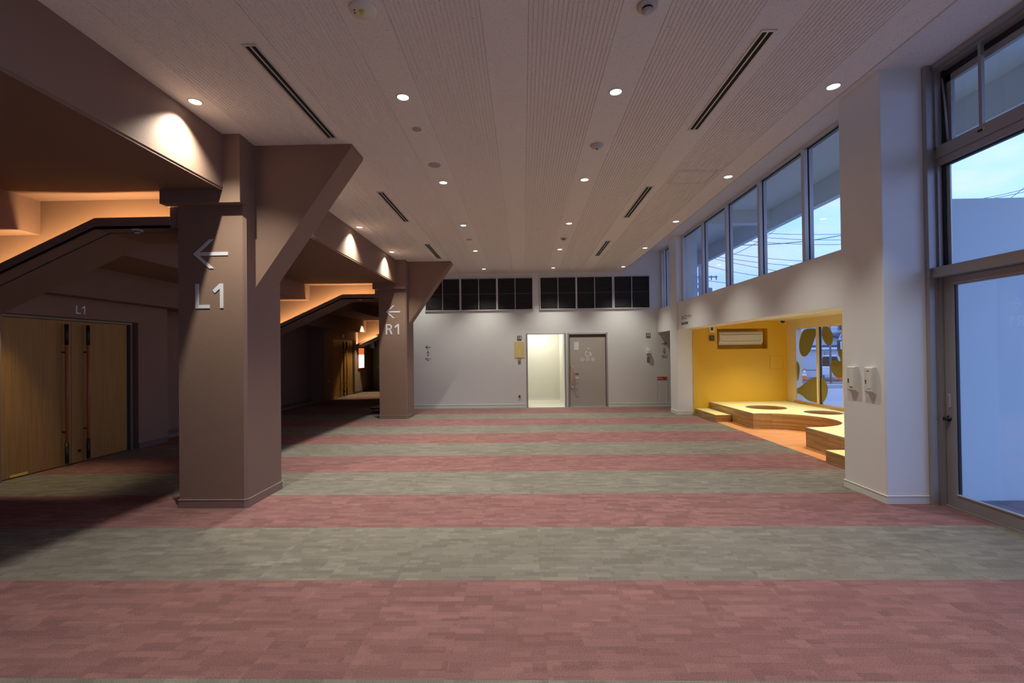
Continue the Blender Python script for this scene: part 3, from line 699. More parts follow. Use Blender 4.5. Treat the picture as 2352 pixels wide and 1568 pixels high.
fr = MB(); thick(fr, [outline[len(bite)], outline[len(bite) + 1]], .02, 0, zt - .0085, M['stave'], False); pchild('front_board', fr)
ed = MB(); thick(ed, outline[:len(bite) + 2], .022, zt - .008, zt + .002, M['edge'], False); pchild('edge_strip', ed)
for x, y, r in holes:
    wl = MB(); thick(wl, circle(x, y, r, 36), -.015, .002, zt - .0085, M['stave'], True); pchild('well_wall', wl)
    wr = MB(); thick(wr, circle(x, y, r + .002, 36), -.02, zt - .008, zt + .002, M['edge'], True); pchild('well_rim', wr)
    wf = MB(); wf.prism(circle(x, y, r, 24), 2, 0.001, .012, M['stave']); pchild('well_floor', wf)
def step(x0, x1, y0, y1, label):
    o = thing('platform_step', label, 'step', (x0, y0, 0))
    MB().box(0, x1 - x0, 0, y1 - y0, 0, .147, M['stave']).build('body', None, o); MB().box(.0, x1 - x0, .0, y1 - y0, .147, .155, M['platform']).build('tread', None, o)
step(4.21, 4.536, 10.50, YO - .01, 'low yellow topped step by the orange wall, beside the far white column')
step(4.235, 4.536, 5.6, 6.775, 'low yellow topped step half hidden behind the near white column')

# air conditioner in the niche
ac = thing('air_conditioner', 'cream wall air conditioner set in the orange wall niche', 'air conditioner', (4.82, YO + .24, 1.70))
acw = 1.06
bd = MB(); bd.prism([(0, .04), (0, .30), (-.02, .325), (-.20, .325), (-.235, .29), (-.235, .08), (-.16, .0), (-.05, .0)], 0, 0, acw, M['plastic'], .008)
bd.build('body', None, ac)
MB().box(.03, acw - .03, -.242, -.23, .25, .257, M['taupe']).box(.05, acw - .05, -.242, -.23, .085, .090, M['taupe']).build('panel_gap', None, ac)
MB().prism([(-.243, .10), (-.243, .245), (-.232, .245), (-.232, .10)], 0, .02, acw - .02, M['plastic']).build('front_panel', None, ac)
MB().prism([(-.225, .072), (-.165, .012), (-.16, .018), (-.22, .078)], 0, .05, acw - .05, M['plastic']).build('air_flap', None, ac)
th_ = thing('thermostat', 'cream wall remote with dark screen at the top of the orange wall', 'thermostat', (4.63, YO, 2.01))
MB().box(-.065, .065, -.02, 0, 0, .16, M['plastic'], .004).build('case', None, th_); MB().box(-.02, .03, -.023, -.019, .05, .125, M['black']).build('screen', None, th_)
th2 = thing('sensor_box', 'small dark grey sensor box below the cream remote on the orange wall', 'sensor', (4.63, YO, 1.80))
MB().box(-.05, .055, -.05, 0, 0, .14, M['taupe'], .01).build('case', None, th2); MB().box(-.052, -.048, -.04, -.01, .02, .12, M['black']).build('side_grille', None, th2)
hp_ = MB(); q0 = [(6.04, 1.10), (6.345, 1.10), (6.345, 1.415), (6.04, 1.415)]; hp_.prism([(x, z) for x, z in q0], 1, YO - .004, YO, M['orange'], .001); hp_.ring_prism([(6.034, 1.094), (6.351, 1.094), (6.351, 1.421), (6.034, 1.421)], q0, 1, YO - .002, YO, M['seam'])
hp_.build('access_panel', None, bpy.data.objects['wall_kids_corner'])
cd = thing('security_camera', 'small dark dome camera on the kids corner ceiling', 'camera', (6.20, 11.45, 2.28))
MB().lathe([(0, 0), (.06, 0), (.06, -.02), (.05, -.022)], 20, M['plastic']).build('base', None, cd); MB().lathe([(.048, -.02), (.045, -.05), (.028, -.07), (0, -.078)], 20, M['black']).build('dome', None, cd)
for x, y in ((5.3, 10.45), (5.3, 8.6), (5.3, 6.6)): spot('kids_lamp', (x, y, 2.26), KIDS_W, (1.0, .87, .60), 110, 1.0, .06)
kdl = []
for x, y in ((5.3, 10.4), (5.3, 8.6)):
    pass
# kids corner lettering on the bulkhead
ks = thing('kids_corner_sign', 'small black kids corner lettering on the white bulkhead', 'sign', (3.83, 11.515, 2.18))
q = lettering('japanese_line', 'キッズコーナー', .115, (-.001, 0, .125), SIDE_R, M['blackprint'], ks, .002, .012, .68)
q = lettering('english_line', 'KIDS CORNER', .06, (-.001, 0, .012), SIDE_R, M['blackprint'], ks, .002, .025, .44)
# two switch covers on the near white column
for i, (y0, y1, lab) in enumerate(((5.272, 5.40, 'tall ivory switch cover on the white column, the one nearer the kids corner'), (5.01, 5.13, 'tall ivory switch cover on the white column, the one nearer the glass door'))):
    s = thing('switch_cover', lab, 'switch', (3.665, (y0 + y1) / 2, 1.095)); w = (y1 - y0) / 2
    MB().prism([(0, .0), (-.012, .0), (-.045, .03), (-.045, .275), (-.03, .285), (0, .285)], 1, -w, w, M['plastic'], .003).build('case', None, s)
    MB().box(-.048, -.044, -w + .02 + .055 * 0, .0 + .015, .06, .245, M['whiteplastic'], .001).build('flap', None, s)
    MB().box(-.05, -.044, -.02, .012, .055 if i == 0 else .24, .062 if i == 0 else .246, M['black']).build('notch', None, s)
    g = lettering('label_text', '換気' if i else '照明', .022, (-.046, w - .014, .15), (PI / 2, PI / 2, -PI / 2), M['blackprint'], s, .001, .01)

# ================================================================== BACK WALL FITTINGS
def grille(xa, xb, label):
    za, zb = 2.81, 3.70
    o = thing('louvre_grille', label, 'grille', (xa, Y0, za), 'dark louvre grilles high on the back wall'); w = xb - xa; h = zb - za
    MB().box(0, w, -.004, .0, 0, h, M['void']).build('backing', None, o)
    f = MB(); f.ring_prism([(-.025, -.025), (w + .025, -.025), (w + .025, h + .025), (-.025, h + .025)], [(0, 0), (w, 0), (w, h), (0, h)], 1, -.045, 0.0, M['alupale']); f.build('frame', None, o)
    MB().box(w / 2 - .012, w / 2 + .012, -.043, -.004, 0, h, M['alu']).build('mullion', None, o)
    MB().box(0, w, -.040, -.006, h / 2 + .004, h / 2 + .012, M['louvre']).build('mid_rail', None, o)
    s = MB(); n = 22
    for i in range(n):
        z = (i + .5) * h / n
        s.prism([(-.034, z - .012), (-.030, z - .013), (-.008, z + .010), (-.012, z + .011)], 0, 0, w / 2 - .012, M['grille']); s.prism([(-.034, z - .012), (-.030, z - .013), (-.008, z + .010), (-.012, z + .011)], 0, w / 2 + .012, w, M['grille'])
        s.box(0, w / 2 - .012, -.037, -.033, z - .014, z - .0105, M['louvre']); s.box(w / 2 + .012, w, -.037, -.033, z - .014, z - .0105, M['louvre'])
    q = s.build('louvre_slats', None, o); q['kind'] = 'stuff'
names = ['leftmost dark louvre grille, partly behind the brown bracket', 'second dark louvre grille from the left on the back wall', 'third dark louvre grille, just left of the wide wall gap', 'fourth dark louvre grille, just right of the wide wall gap', 'fifth dark louvre grille from the left on the back wall', 'rightmost dark louvre grille, nearest the windows']
for (a, b), lab in zip(((-2.78, -1.81), (-1.757, -.757), (-.705, .277), (.513, 1.507), (1.556, 2.546), (2.609, 3.594)), names): grille(a, b, lab)
# sliding toilet door
d5 = bpy.data.objects.new('door_5', None); C.objects.link(d5); struct(d5, 'taupe sliding accessible toilet door with white symbols')
B('frame', 1.268, 1.312, Y0 - .012, Y0 + .12, 0, 2.12, M['alu'], d5); B('frame', 2.355, 2.40, Y0 - .012, Y0 + .12, 0, 2.12, M['alu'], d5); B('frame', 1.312, 2.355, Y0 - .012, Y0 + .12, 2.078, 2.12, M['alupale'], d5)
B('head_gap', 1.312, 2.355, Y0 + .05, Y0 + .24, 1.995, 2.078, M['taupe'], d5); B('threshold', 1.312, 2.355, Y0 - .005, Y0 + .1, 0, .014, M['alupale'], d5)
lf = B('door_leaf', 1.325, 2.345, Y0 + .03, Y0 + .07, .016, 1.995, M['toilet'], d5); B('gasket', 1.312, 1.325, Y0 + .035, Y0 + .09, .014, 1.995, M['dark'], d5); B('gasket', 2.345, 2.355, Y0 + .035, Y0 + .09, .014, 1.995, M['dark'], d5)
vw = B('vision_panel', 1.457, 1.585, Y0 + .026, Y0 + .032, 1.625, 1.86, M['whiteplastic'], lf)
vs_ = MB(); vs_.box(1.475, 1.578, Y0 + .018, Y0 + .032, .95, .965, M['taupe']); 
for i in range(17): vs_.prism([(Y0 + .018, .325 + i * .031), (Y0 + .031, .343 + i * .031), (Y0 + .031, .349 + i * .031), (Y0 + .016, .331 + i * .031)], 0, 1.478, 1.572, M['toilet'])
vs_.build('door_vent', None, lf)
MB().tube([(1.385, Y0 + .03, 1.17), (1.385, Y0 - .03, 1.165), (1.387, Y0 - .045, 1.12), (1.39, Y0 - .045, .74), (1.392, Y0 - .04, .71)], .017, 10, M['grip']).build('pull_handle', None, lf)
MB().tube([(1.392, Y0 - .04, .71), (1.392, Y0 - .03, .66), (1.392, Y0 + .03, .64)], .015, 10, M['alu']).lathe([(0, 0), (.03, 0), (.028, .02), (0, .025)], 14, M['alupale'], (1.393, Y0 + .03, .565), Matrix.Rotation(PI / 2, 4, 'X')).build('lock', None, lf)
yb_ = Y0 + .03
ic = MB()
ic.lathe([(0, 0), (.027, 0), (.027, .003), (0, .003)], 16, M['whiteprint'], (1.853, yb_, 1.655), Matrix.Rotation(PI / 2, 4, 'X'))
ic.box(1.838, 1.868, yb_ - .003, yb_, 1.56, 1.625, M['whiteprint']); ic.ring_prism(circle(1.838, 1.515, .082, 28), circle(1.838, 1.515, .060, 28), 1, yb_ - .003, yb_, M['whiteprint'])
ic.prism([(1.868, 1.575), (1.93, 1.55), (1.965, 1.455), (1.94, 1.45), (1.912, 1.53), (1.865, 1.552)], 1, yb_ - .0045, yb_ - .001, M['whiteprint']); ic.box(1.83, 1.85, yb_ - .003, yb_, 1.53, 1.559, M['whiteprint'])
ic.build('wheelchair_symbol', None, lf)
for k, x in enumerate((1.683, 1.832, 1.985)):
    s = MB(); s.ring_prism(circle(x, 1.36, .055, 24), circle(x, 1.36, .044, 24), 1, yb_ - .003, yb_, M['whiteprint'])
    if k == 0: s.prism([(x - .022, 1.35), (x, 1.395), (x + .022, 1.35), (x + .004, 1.32), (x - .004, 1.32)], 1, yb_ - .003, yb_, M['whiteprint'])
    if k == 1: s.box(x - .03, x + .01, yb_ - .003, yb_, 1.345, 1.36, M['whiteprint']); s.prism(circle(x + .018, 1.378, .012, 12), 1, yb_ - .003, yb_, M['whiteprint']); s.prism([(x + .005, 1.34), (x + .028, 1.34), (x + .022, 1.362), (x + .01, 1.362)], 1, yb_ - .003, yb_, M['whiteprint'])
    if k == 2: s.prism(circle(x, 1.352, .022, 14), 1, yb_ - .003, yb_, M['whiteprint']); s.prism(circle(x, 1.384, .011, 12), 1, yb_ - .003, yb_, M['whiteprint'])
    s.build('round_symbol', None, lf)
struct(B('wall_toilet', 1.2, 2.5, Y0 + .25, Y0 + .35, 0, 2.3, M['taupe']))
# pictogram signs printed on the wall
def person_icon(mb, cx, zt_, h, woman, mat, y):
    k = h / .16
    P = lambda pts: [(cx + x * k, zt_ + z * k) for x, z in pts]
    mb.prism(P([(-.009, -.012), (0, 0), (.009, -.012), (.012, -.036), (-.012, -.036)]), 1, y - .002, y, mat)
    if woman:
        for s in (-1, 1):
            mb.prism(P([(s * .010, -.036), (s * .002, -.040), (s * .020, -.085), (s * .012, -.112), (s * .024, -.112), (s * .034, -.088)]), 1, y - .002, y, mat); mb.prism(P([(s * .006, -.100), (s * .018, -.100), (s * .017, -.158), (s * .008, -.158)]), 1, y - .002, y, mat)
    else:
        mb.prism(P([(-.030, -.043), (-.024, -.036), (.024, -.036), (.030, -.043), (.030, -.05), (-.030, -.05)]), 1, y - .002, y, mat)
        for s in (-1, 1):
            mb.prism(P([(s * .030, -.05), (s * .020, -.05), (s * .020, -.09), (s * .008, -.108), (s * .008, -.158), (s * .018, -.158), (s * .018, -.112), (s * .030, -.105)]), 1, y - .002, y, mat)
def wall_sign(cx, left, woman, jp, en, label):
    o = thing('restroom_sign', label, 'sign', (cx, Y0, 1.37))
    m = MB(); 
    if left: arrow(m, -.075, .07, .385, .055, .017, -.002, 0, M['blackprint'])
    else: arrow(m, .07, -.072, .405, .055, .017, -.002, 0, M['blackprint'])
    m.build('arrow', None, o)
    m = MB(); person_icon(m, 0, .285 if left else .275, .165, woman, M['blackprint'], 0); m.build('pictogram', None, o)
    lettering('japanese_line', jp, .042, (-.085, 0, .035), FRONT, M['blackprint'], o, .002, .015, .17)
    lettering('english_line', en, .022, (-.038 if left else -.065, 0, .0), FRONT, M['blackprint'], o, .002, .02, .076 if left else .13)
wall_sign(-2.738, True, False, '男性入口', 'MENS', 'black left arrow and man pictogram printed beside the far brown column')
wall_sign(4.005, False, True, '女性入口', 'WOMENS', 'black right arrow and woman pictogram printed beside the white column')
ys_ = thing('toilet_sign', 'mustard yellow sign with white woman figure left of the open doorway', 'sign', (-.11, Y0, 1.425))
MB().box(-.137, .137, -.012, 0, 0, .455, M['signyellow'], .002).build('panel', None, ys_)
m = MB(); person_icon(m, .005, .235, .19, True, M['whiteprint'], -.012); m.build('pictogram', None, ys_)
lettering('japanese_line', '女性専用', .05, (-.085, -.012, .315), FRONT, M['whiteprint'], ys_, .002, .0, .18); lettering('english_line', 'WOMEN ONLY', .022, (-.09, -.012, .385), FRONT, M['whiteprint'], ys_, .002, .0, .17)
def braille(x, z, label):
    o = thing('call_plate', label, 'plate', (x, Y0, z))
    MB().box(-.06, .06, -.012, 0, 0, .13, M['taupe'], .002).build('plate', None, o); MB().box(-.038, -.012, -.015, -.011, .035, .112, M['alupale']).box(.012, .04, -.015, -.011, .035, .112, M['plastic']).build('buttons', None, o)
def braille2(x, z, label):
    o = thing('sensor_plate', label, 'plate', (x, Y0, z))
    MB().box(-.034, .034, -.012, 0, 0, .135, M['taupe'], .002).build('plate', None, o); MB().lathe([(0, .006), (.016, .006), (.018, 0), (0, 0)], 14, M['whiteplastic'], (0, -.012, .098), Matrix.Rotation(PI / 2, 4, 'X')).lathe([(0, .006), (.012, .006), (.013, 0), (0, 0)], 14, M['plastic'], (0, -.012, .05), Matrix.Rotation(PI / 2, 4, 'X')).build('indicator', None, o)
braille(-.107, 1.925, 'square dark plate with two keys above the mustard sign'); braille(3.555, 1.955, 'square dark plate with two keys near the right end of the back wall')
braille2(-.115, 1.26, 'narrow dark plate under the mustard sign'); braille2(3.545, 1.262, 'narrow dark plate under the white dispenser')
ds = thing('wall_dispenser', 'small white box dispenser on the back wall near the white column', 'dispenser', (3.54, Y0, 1.50))
MB().box(-.05, .05, -.10, 0, .0, .115, M['whiteplastic'], .008).build('body', None, ds); MB().box(-.04, .04, -.09, -.01, -.012, .0, M['taupe']).build('nozzle', None, ds)
so = thing('cable_outlet', 'tiny dark arched cable outlet low on the back wall', 'outlet', (-.12, Y0, .285))
MB().prism([(-.025, 0), (.025, 0), (.025, .05), (.015, .068), (-.015, .068), (-.025, .05)], 1, -.02, 0, M['black']).build('hood', None, so); MB().box(.0, .012, -.024, -.019, 0, .03, M['yellowplate']).build('plug', None, so)
fx = thing('extinguisher_cabinet', 'flush grey cabinet under a red extinguisher plate, beside the white column', 'cabinet', (3.79, Y0, .1))
MB().box(0, .30, -.006, 0, 0, .735, M['greywall'], .002).build('door', None, fx); MB().ring_prism([(-.006, -.006), (.306, -.006), (.306, .741), (-.006, .741)], [(0, 0), (.3, 0), (.3, .735), (0, .735)], 1, -.004, 0, M['alu']).build('frame', None, fx)
rp = MB().box(.002, .272, -.012, -.005, .65, .74, M['red'], .001).build('red_plate', None, fx)
MB().prism([(.018, .668), (.036, .668), (.036, .705), (.030, .72), (.024, .72), (.018, .705)], 1, -.014, -.012, M['whiteprint']).build('extinguisher_symbol', None, rp)
lettering('japanese_line', '消火器', .03, (.05, -.012, .69), FRONT, M['whiteprint'], rp, .002, .0, .085); lettering('english_line', 'FIRE EXTINGUISHER', .012, (.05, -.012, .67), FRONT, M['whiteprint'], rp, .002, .0, .12)

# ================================================================== CEILING FITTINGS
ring_me = MB().lathe([(.048, -.001), (.052, -.006), (.062, -.004), (.064, .0)], 28, M['whiteplastic']).mesh('trim_ring')
lens_me = MB().lathe([(0, -.003), (.049, -.002)], 28, M['lens']).mesh('lens')
def downlight(x, y, label, group, power, full=94, blend=.8, lamp=True, color=NEUTRAL):
    o = thing('downlight', label, 'downlight', (x, y, HC), group)
    link('trim_ring', ring_me, o); link('lens', lens_me, o)
    spot('downlight_lamp', (x, y, HC - .012), power, color, full, blend, .02 if full > 100 else .045)
rows = (4.15, 6.26, 8.385, 10.50, 12.79)
rn = ('in the nearest row', 'in the second row from the camera', 'in the third row from the camera', 'in the fourth row from the camera', 'in the last row by the back wall')
cn = ('nearest the brown columns', 'the middle one', 'on the window side')
for j, y in enumerate(rows):
    for i, x in enumerate((-1.037, .838, 2.716)):
        downlight(x, y, 'lit downlight ' + rn[j] + ', ' + cn[i], 'round downlights in three lines', DOWN_W)
for y in (2.03, -.09, -2.2):
    for x in (-1.037, .838, 2.716): spot('downlight_lamp', (x, y, HC - .012), DOWN_W * .65, NEUTRAL, 94, .8, .045)
for y, lab in ((4.14, 'lit downlight beside the brown beam, before the near brown column'), (8.38, 'lit downlight beside the brown beam, midway between the brown columns'), (10.47, 'lit downlight beside the brown beam, just before the far brown column')):
    downlight(-2.90, y, lab, 'downlights beside the brown beam', WASH_W, 112, 1.0)
for y in (6.26, 12.79): spot('downlight_lamp', (-2.90, y, HC - .012), WASH_W * (.4 if y > 12 else 1), NEUTRAL, 112, 1.0, .02)
def diffuser(x, y0, label):
    o = thing('slot_diffuser', label, 'air diffuser', (x, y0, HC), 'linear slot diffusers in the ceiling'); L_ = 1.52; w = .055
    MB().box(-w + .012, w - .012, .02, L_ - .02, -.0015, .004, M['void']).build('slot', None, o)
    f = MB(); f.ring_prism([(-w, 0), (w, 0), (w, L_), (-w, L_)], [(-w + .016, .02), (w - .016, .02), (w - .016, L_ - .02), (-w + .016, L_ - .02)], 2, -.007, .004, M['alupale']); f.build('frame', None, o)
    MB().box(-.006, .006, .02, L_ - .02, -.007, -.0016, M['alupale']).build('centre_bar', None, o)
for y, t in ((3.385, 'nearest'), (6.56, 'middle'), (9.75, 'farthest')):
    diffuser(-1.975, y, t + ' slot diffuser in the line beside the brown columns'); diffuser(1.777, y, t + ' slot diffuser in the line on the window side')
el = thing('emergency_light', 'round emergency lamp plate at the top of the picture, left of centre', 'emergency light', (-1.032, 3.08, HC))
MB().lathe([(0, -.012), (.078, -.012), (.088, -.006), (.09, 0)], 28, M['plastic']).build('cover', None, el); MB().lathe([(0, -.03), (.014, -.03), (.02, -.02), (.022, -.012)], 16, M['lamp_off']).build('lens', None, el); MB().lathe([(0, -.014), (.006, -.014), (.006, -.01)], 8, M['black'], (-.055, .01, 0)).lathe([(0, -.014), (.006, -.014), (.006, -.01)], 8, M['black'], (-.05, -.015, 0)).build('test_button', None, el)
def smoke(x, y, z, label, k=1.0):
    o = thing('smoke_detector', label, 'smoke detector', (x, y, z))
    MB().lathe([(0, -.02 * k), (.062 * k, -.02 * k), (.068 * k, -.012 * k), (.07 * k, 0)], 24, M['ceilplastic']).build('base', None, o)
    MB().lathe([(.036 * k, -.02 * k), (.036 * k, -.033 * k)], 20, M['black']).build('sensing_slots', None, o); MB().lathe([(.034 * k, -.02 * k), (.036 * k, -.033 * k), (.034 * k, -.045 * k), (0, -.05 * k)], 20, M['ceilplastic']).build('cap', None, o)
smoke(.844, 3.115, HC, 'round smoke detector at the top of the picture, right of centre')
smoke(.838, 9.476, HC, 'small smoke detector between the third and fourth downlight rows'); smoke(-4.09, 4.76 + .17, LO + .0, 'smoke detector under the near sloping brown beam', .8); smoke(-4.02, 11.60, LO, 'smoke detector under the far sloping brown beam', .8)
dm = thing('dome_sensor', 'pale dome sensor with a dark dot, on the ceiling right of centre', 'sensor', (.838, 5.215, HC))
MB().lathe([(0, -.042), (.03, -.04), (.06, -.025), (.074, -.006), (.075, 0)], 28, M['ceilplastic']).build('dome', None, dm); MB().lathe([(0, -.052), (.009, -.05), (.009, -.038)], 10, M['black']).build('eye', None, dm)
for x, y, r, lab in ((-1.046, 4.746, .046, 'small round grey ceiling cover between the first two downlight rows'), (-1.042, 5.665, .075, 'larger round grey ceiling speaker just before the second downlight row'), (-1.05, 9.43, .06, 'round grey ceiling speaker between the third and fourth downlight rows')):
    o = thing('ceiling_speaker', lab, 'speaker', (x, y, HC)); MB().lathe([(r * .93, -.008), (r, -.006), (r, 0)], 28, M['ceilplastic']).build('rim', None, o); MB().lathe([(0, -.0065), (r * .93, -.006)], 28, M['alu']).build('grille', None, o)

# ================================================================== DARK CORRIDOR
spot('corridor_lamp', (-6.20, 5.66, 2.91), 120, (1.0, .84, .48), 62, .8, .04)
spot('corridor_lamp', (-6.22, 18.70, 2.91), 260, (1.0, .84, .50), 80, .35, .04)
po = thing('poster_case', 'backlit poster with orange top on the distant corridor wall', 'poster', (-6.75, 19.17, 1.0))
MB().box(0, .03, -.02, .70, -.02, .86, M['red']).build('frame', None, po); MB().box(.03, .036, .02, .66, .02, .56, M['poster']).build('sheet', None, po); MB().box(.03, .036, .02, .66, .56, .83, M['posterart']).build('picture', None, po)
d6 = bpy.data.objects.new('door_6', None); C.objects.link(d6); struct(d6, 'olive grey service door at the end of the corridor')
B('door_leaf', -6.7, -5.6, 20.95, 21.0, 0, 2.2, M['olive'], d6); B('frame', -5.6, -5.5, 20.92, 21.0, 0, 2.25, M['taupe'], d6); B('frame', -6.7, -5.6, 20.92, 21.0, 2.2, 2.25, M['taupe'], d6)
MB().lathe([(0, .06), (.03, .06), (.035, .04), (.012, .03), (.012, 0), (0, 0)], 14, M['alupale'], (-6.45, 20.95, 1.0), Matrix.Rotation(PI / 2, 4, 'X')).build('door_knob', None, d6)
sp = thing('wall_speaker', 'black bracketed speaker hanging high in the distant corridor', 'speaker', (-6.55, 20.4, 2.02))
MB().box(-.14, .14, -.13, .13, -.17, .15, M['black'], .02, Matrix.Rotation(.35, 4, 'X')).build('cabinet', None, sp); MB().tube([(0, .1, .05), (-.1, .15, .12), (-.2, .15, .12)], .02, 8, M['black']).build('bracket', None, sp)
B('door_mat', -6.5, -4.6, 19.9, 20.9, 0.0, .012, M['green']); tag(bpy.data.objects['door_mat'], 'green mat on the floor at the end of the dark corridor', 'mat')
ct = thing('hand_truck', 'dark flat trolley with blue castor half hidden behind the far brown column', 'trolley', (-3.78, 12.75, 0))
MB().box(-.28, .3, -.35, .35, .13, .17, M['black'], .01).build('deck', None, ct)
for x in (-.2, .22):
    for y in (-.26, .26): MB().lathe([(0, -.022), (.05, -.022), (.06, -.012), (.06, .012), (.05, .022), (0, .022)], 16, M['bluep'], (x, y, .06), Matrix.Rotation(PI / 2, 4, 'Y')).box(x - .03, x + .03, y - .02, y + .02, .06, .13, M['alu']).build('castor', None, ct)
MB().tube([(.12, -.3, .17), (.16, -.3, .95), (.16, .3, .95), (.12, .3, .17)], .016, 8, M['alu']).build('handle', None, ct)
rs = thing('call_point', 'small red plate on the dark wall left of the distant double door', 'plate', (-6.75, 16.22, .62)); MB().box(0, .01, -.09, .09, 0, .11, M['red'], .002).build('plate', None, rs); MB().box(.01, .012, -.07, .05, .04, .07, M['whiteprint']).build('print', None, rs)

# ================================================================== OUTSIDE
gr = struct(B('ground', 4.26, 80, -30, 90, -.55, -.42, M['asphalt']))
tr = struct(B('ground_terrace', 4.26, 9.0, -6, 5.1, -.42, -.052, M['paverB']))
random.seed(3)
for i in range(10):
    for j in range(12):
        x = 4.29 + i * .3; y = 5.08 - (j + 1) * .3
        o = B('paver', x + .002, x + .298, y + .002, y + .298, -.052, -.03 + random.uniform(-.002, .002), M['paverA'] if (i + 2 * j + (random.random() < .2)) % 3 != 1 else M['paverB'], tr)
dk = struct(B('ground_deck_base', 6.7, 14.5, 8, 20.5, -.42, -.16, M['asphalt']))
for i in range(80):
    y = 9.0 + i * .14
    B('deck_board', 6.75, 14.4, y, y + .125, -.16, -.12, M['deck'], dk)
cp = struct(MB().box(6.35, 6.5, -6, 22, 4.66, 5.15, M['canopy']).box(4.14, 6.35, 12.2, 12.45, 4.81, 5.15, M['canopy']).box(4.14, 6.35, 5.0, 5.25, 4.81, 5.15, M['canopy']).build('canopy'), 'projecting canopy soffit with edge beam outside the windows')
struct(MB().box(4.2, 4.95, 13.5, 13.8, 2.8, 5.15, M['render']).build('wall_fin'))
# street scene
def cone(px, py, h, label, Y):
    p = at(px, py, 1, Y); z0 = p.z
    o = thing('traffic_cone', label, 'traffic cone', (p.x, Y, z0)); r0, r1 = .17, .035
    rr = lambda t: r0 + (r1 - r0) * t
    MB().box(-.21, .21, -.21, .21, 0, .035, M['black'], .01).build('base', None, o)
    MB().lathe([(rr(0), .035), (rr(1), h), (0, h + .01)], 20, M['cone']).build('body', None, o)
    for t0, t1 in ((.42, .62), (.70, .92)): MB().lathe([(rr(t0) + .004, .035 + (h - .035) * t0), (rr(t1) + .004, .035 + (h - .035) * t1)], 20, M['retro']).build('band', None, o)
    MB().lathe([(0, h + .09), (.03, h + .08), (.045, h + .05), (.035, h + .01), (0, h)], 12, M['cone']).build('top_knob', None, o)
cone(1848, 873.5, .66, 'orange cone with two white bands, seen left of the window post', 29.0)
cone(1926, 872.5, .66, 'orange cone mostly hidden behind the pear-like film shape', 27.5)
def atY(px, py, Y): return at(px, py, 1, Y)
bl = thing('shop_building', 'low pale building across the road with black letters', 'building', atY(1880, 850, 34))
def bpart(name, mb): 
    o = mb.build(name, None, bl); o.matrix_parent_inverse = Matrix.Translation(-bl.location); return o
a = atY(1800, 850, 34); b_ = atY(1990, 801, 34)
bpart('wall', MB().box(a.x, b_.x, 34, 40, -.45, b_.z, M['siding']))
bpart('fascia', MB().box(a.x, b_.x, 33.7, 34, b_.z, b_.z + .14, M['retro']).box(a.x, b_.x, 33.75, 34, b_.z + .14, b_.z + .30, M['rooftile']))
u = atY(1800, 801, 36); v = atY(1990, 770, 36)
bpart('upper_wall', MB().box(a.x + 1, b_.x + 1, 36, 42, u.z, v.z, M['siding']))
p0, p1, p2, p3 = atY(1911, 768, 35.5), atY(1928, 767, 35.5), atY(1945, 774, 35.5), atY(1880, 763, 35.5)
bpart('roof', MB().prism([(p3.x, p3.z), (p0.x, p0.z), (p1.x, p1.z + .15), (p2.x, p2.z), (p2.x, p2.z - .14), (p0.x, p0.z - .12), (p3.x, p3.z - .12)], 1, 35.2, 42, M['rooftile']))
p = atY(1847.5, 823, 33.98); q = link('wall_letters', text_mesh('E+G', .15, .02, M['blackprint'], .02, .30), bl); q.rotation_euler = FRONT; q.location = p; q.matrix_parent_inverse = Matrix.Translation(-bl.location)
p = atY(1899, 812, 33.95); bpart('notice_board', MB().box(p.x - .15, p.x + .15, 33.9, 34, p.z - .2, p.z + .12, M['alu'])); bpart('awning', MB().prism([(0, 0), (1.9, .1), (1.9, .16), (0, .10)], 1, 33.3, 34, M['rooftile']))
bl.children[-1].location = (atY(1897, 806, 33.3).x, 0, atY(1897, 806, 33.3).z)
pr = bpart('notice', MB().box(0, .16, 33.93, 34, 0, .16, M['red']).box(0, .16, 33.93, 34, -.28, -.06, M['teal'])); pr.location = (atY(1909.5, 819, 33.9).x, 0, atY(1909.5, 819, 33.9).z - .1)
tw = thing('tall_building', 'pale blue sided taller building behind, with a grey window', 'building', atY(1915, 850, 48))
def tpart(name, mb):
    o = mb.build(name, None, tw); o.matrix_parent_inverse = Matrix.Translation(-tw.location); return o
a = atY(1870, 800, 48); b_ = atY(1975, 690, 48); tpart('wall', MB().box(a.x, b_.x, 48, 56, -.45, b_.z, M['siding']))
for i in range(14): tpart('siding_board', MB().prism([(48 - .05, 4.2 + i * .28 - 2), (48, 4.2 + i * .28 - 2 + .27), (48, 4.2 + i * .28 - 2)], 0, a.x, b_.x, M['siding']))
p = atY(1932, 752, 47.9); f = tpart('window', MB().box(p.x - .28, p.x + .28, 47.85, 47.98, p.z - .25, p.z + .3, M['alu'])); 
pn = MB().box(p.x - .22, p.x + .22, 47.83, 47.86, p.z - .2, p.z + .25, M['carglass']).build('pane', None, f)
pn.matrix_parent_inverse = Matrix.Identity(4)
p = atY(1910, 760, 47.6); tpart('balcony', MB().box(p.x - .25, p.x + .25, 47.3, 48, p.z - .15, p.z + .22, M['siding']).box(p.x - .3, p.x + .3, 47.25, 48, p.z - .2, p.z - .15, M['rooftile']))
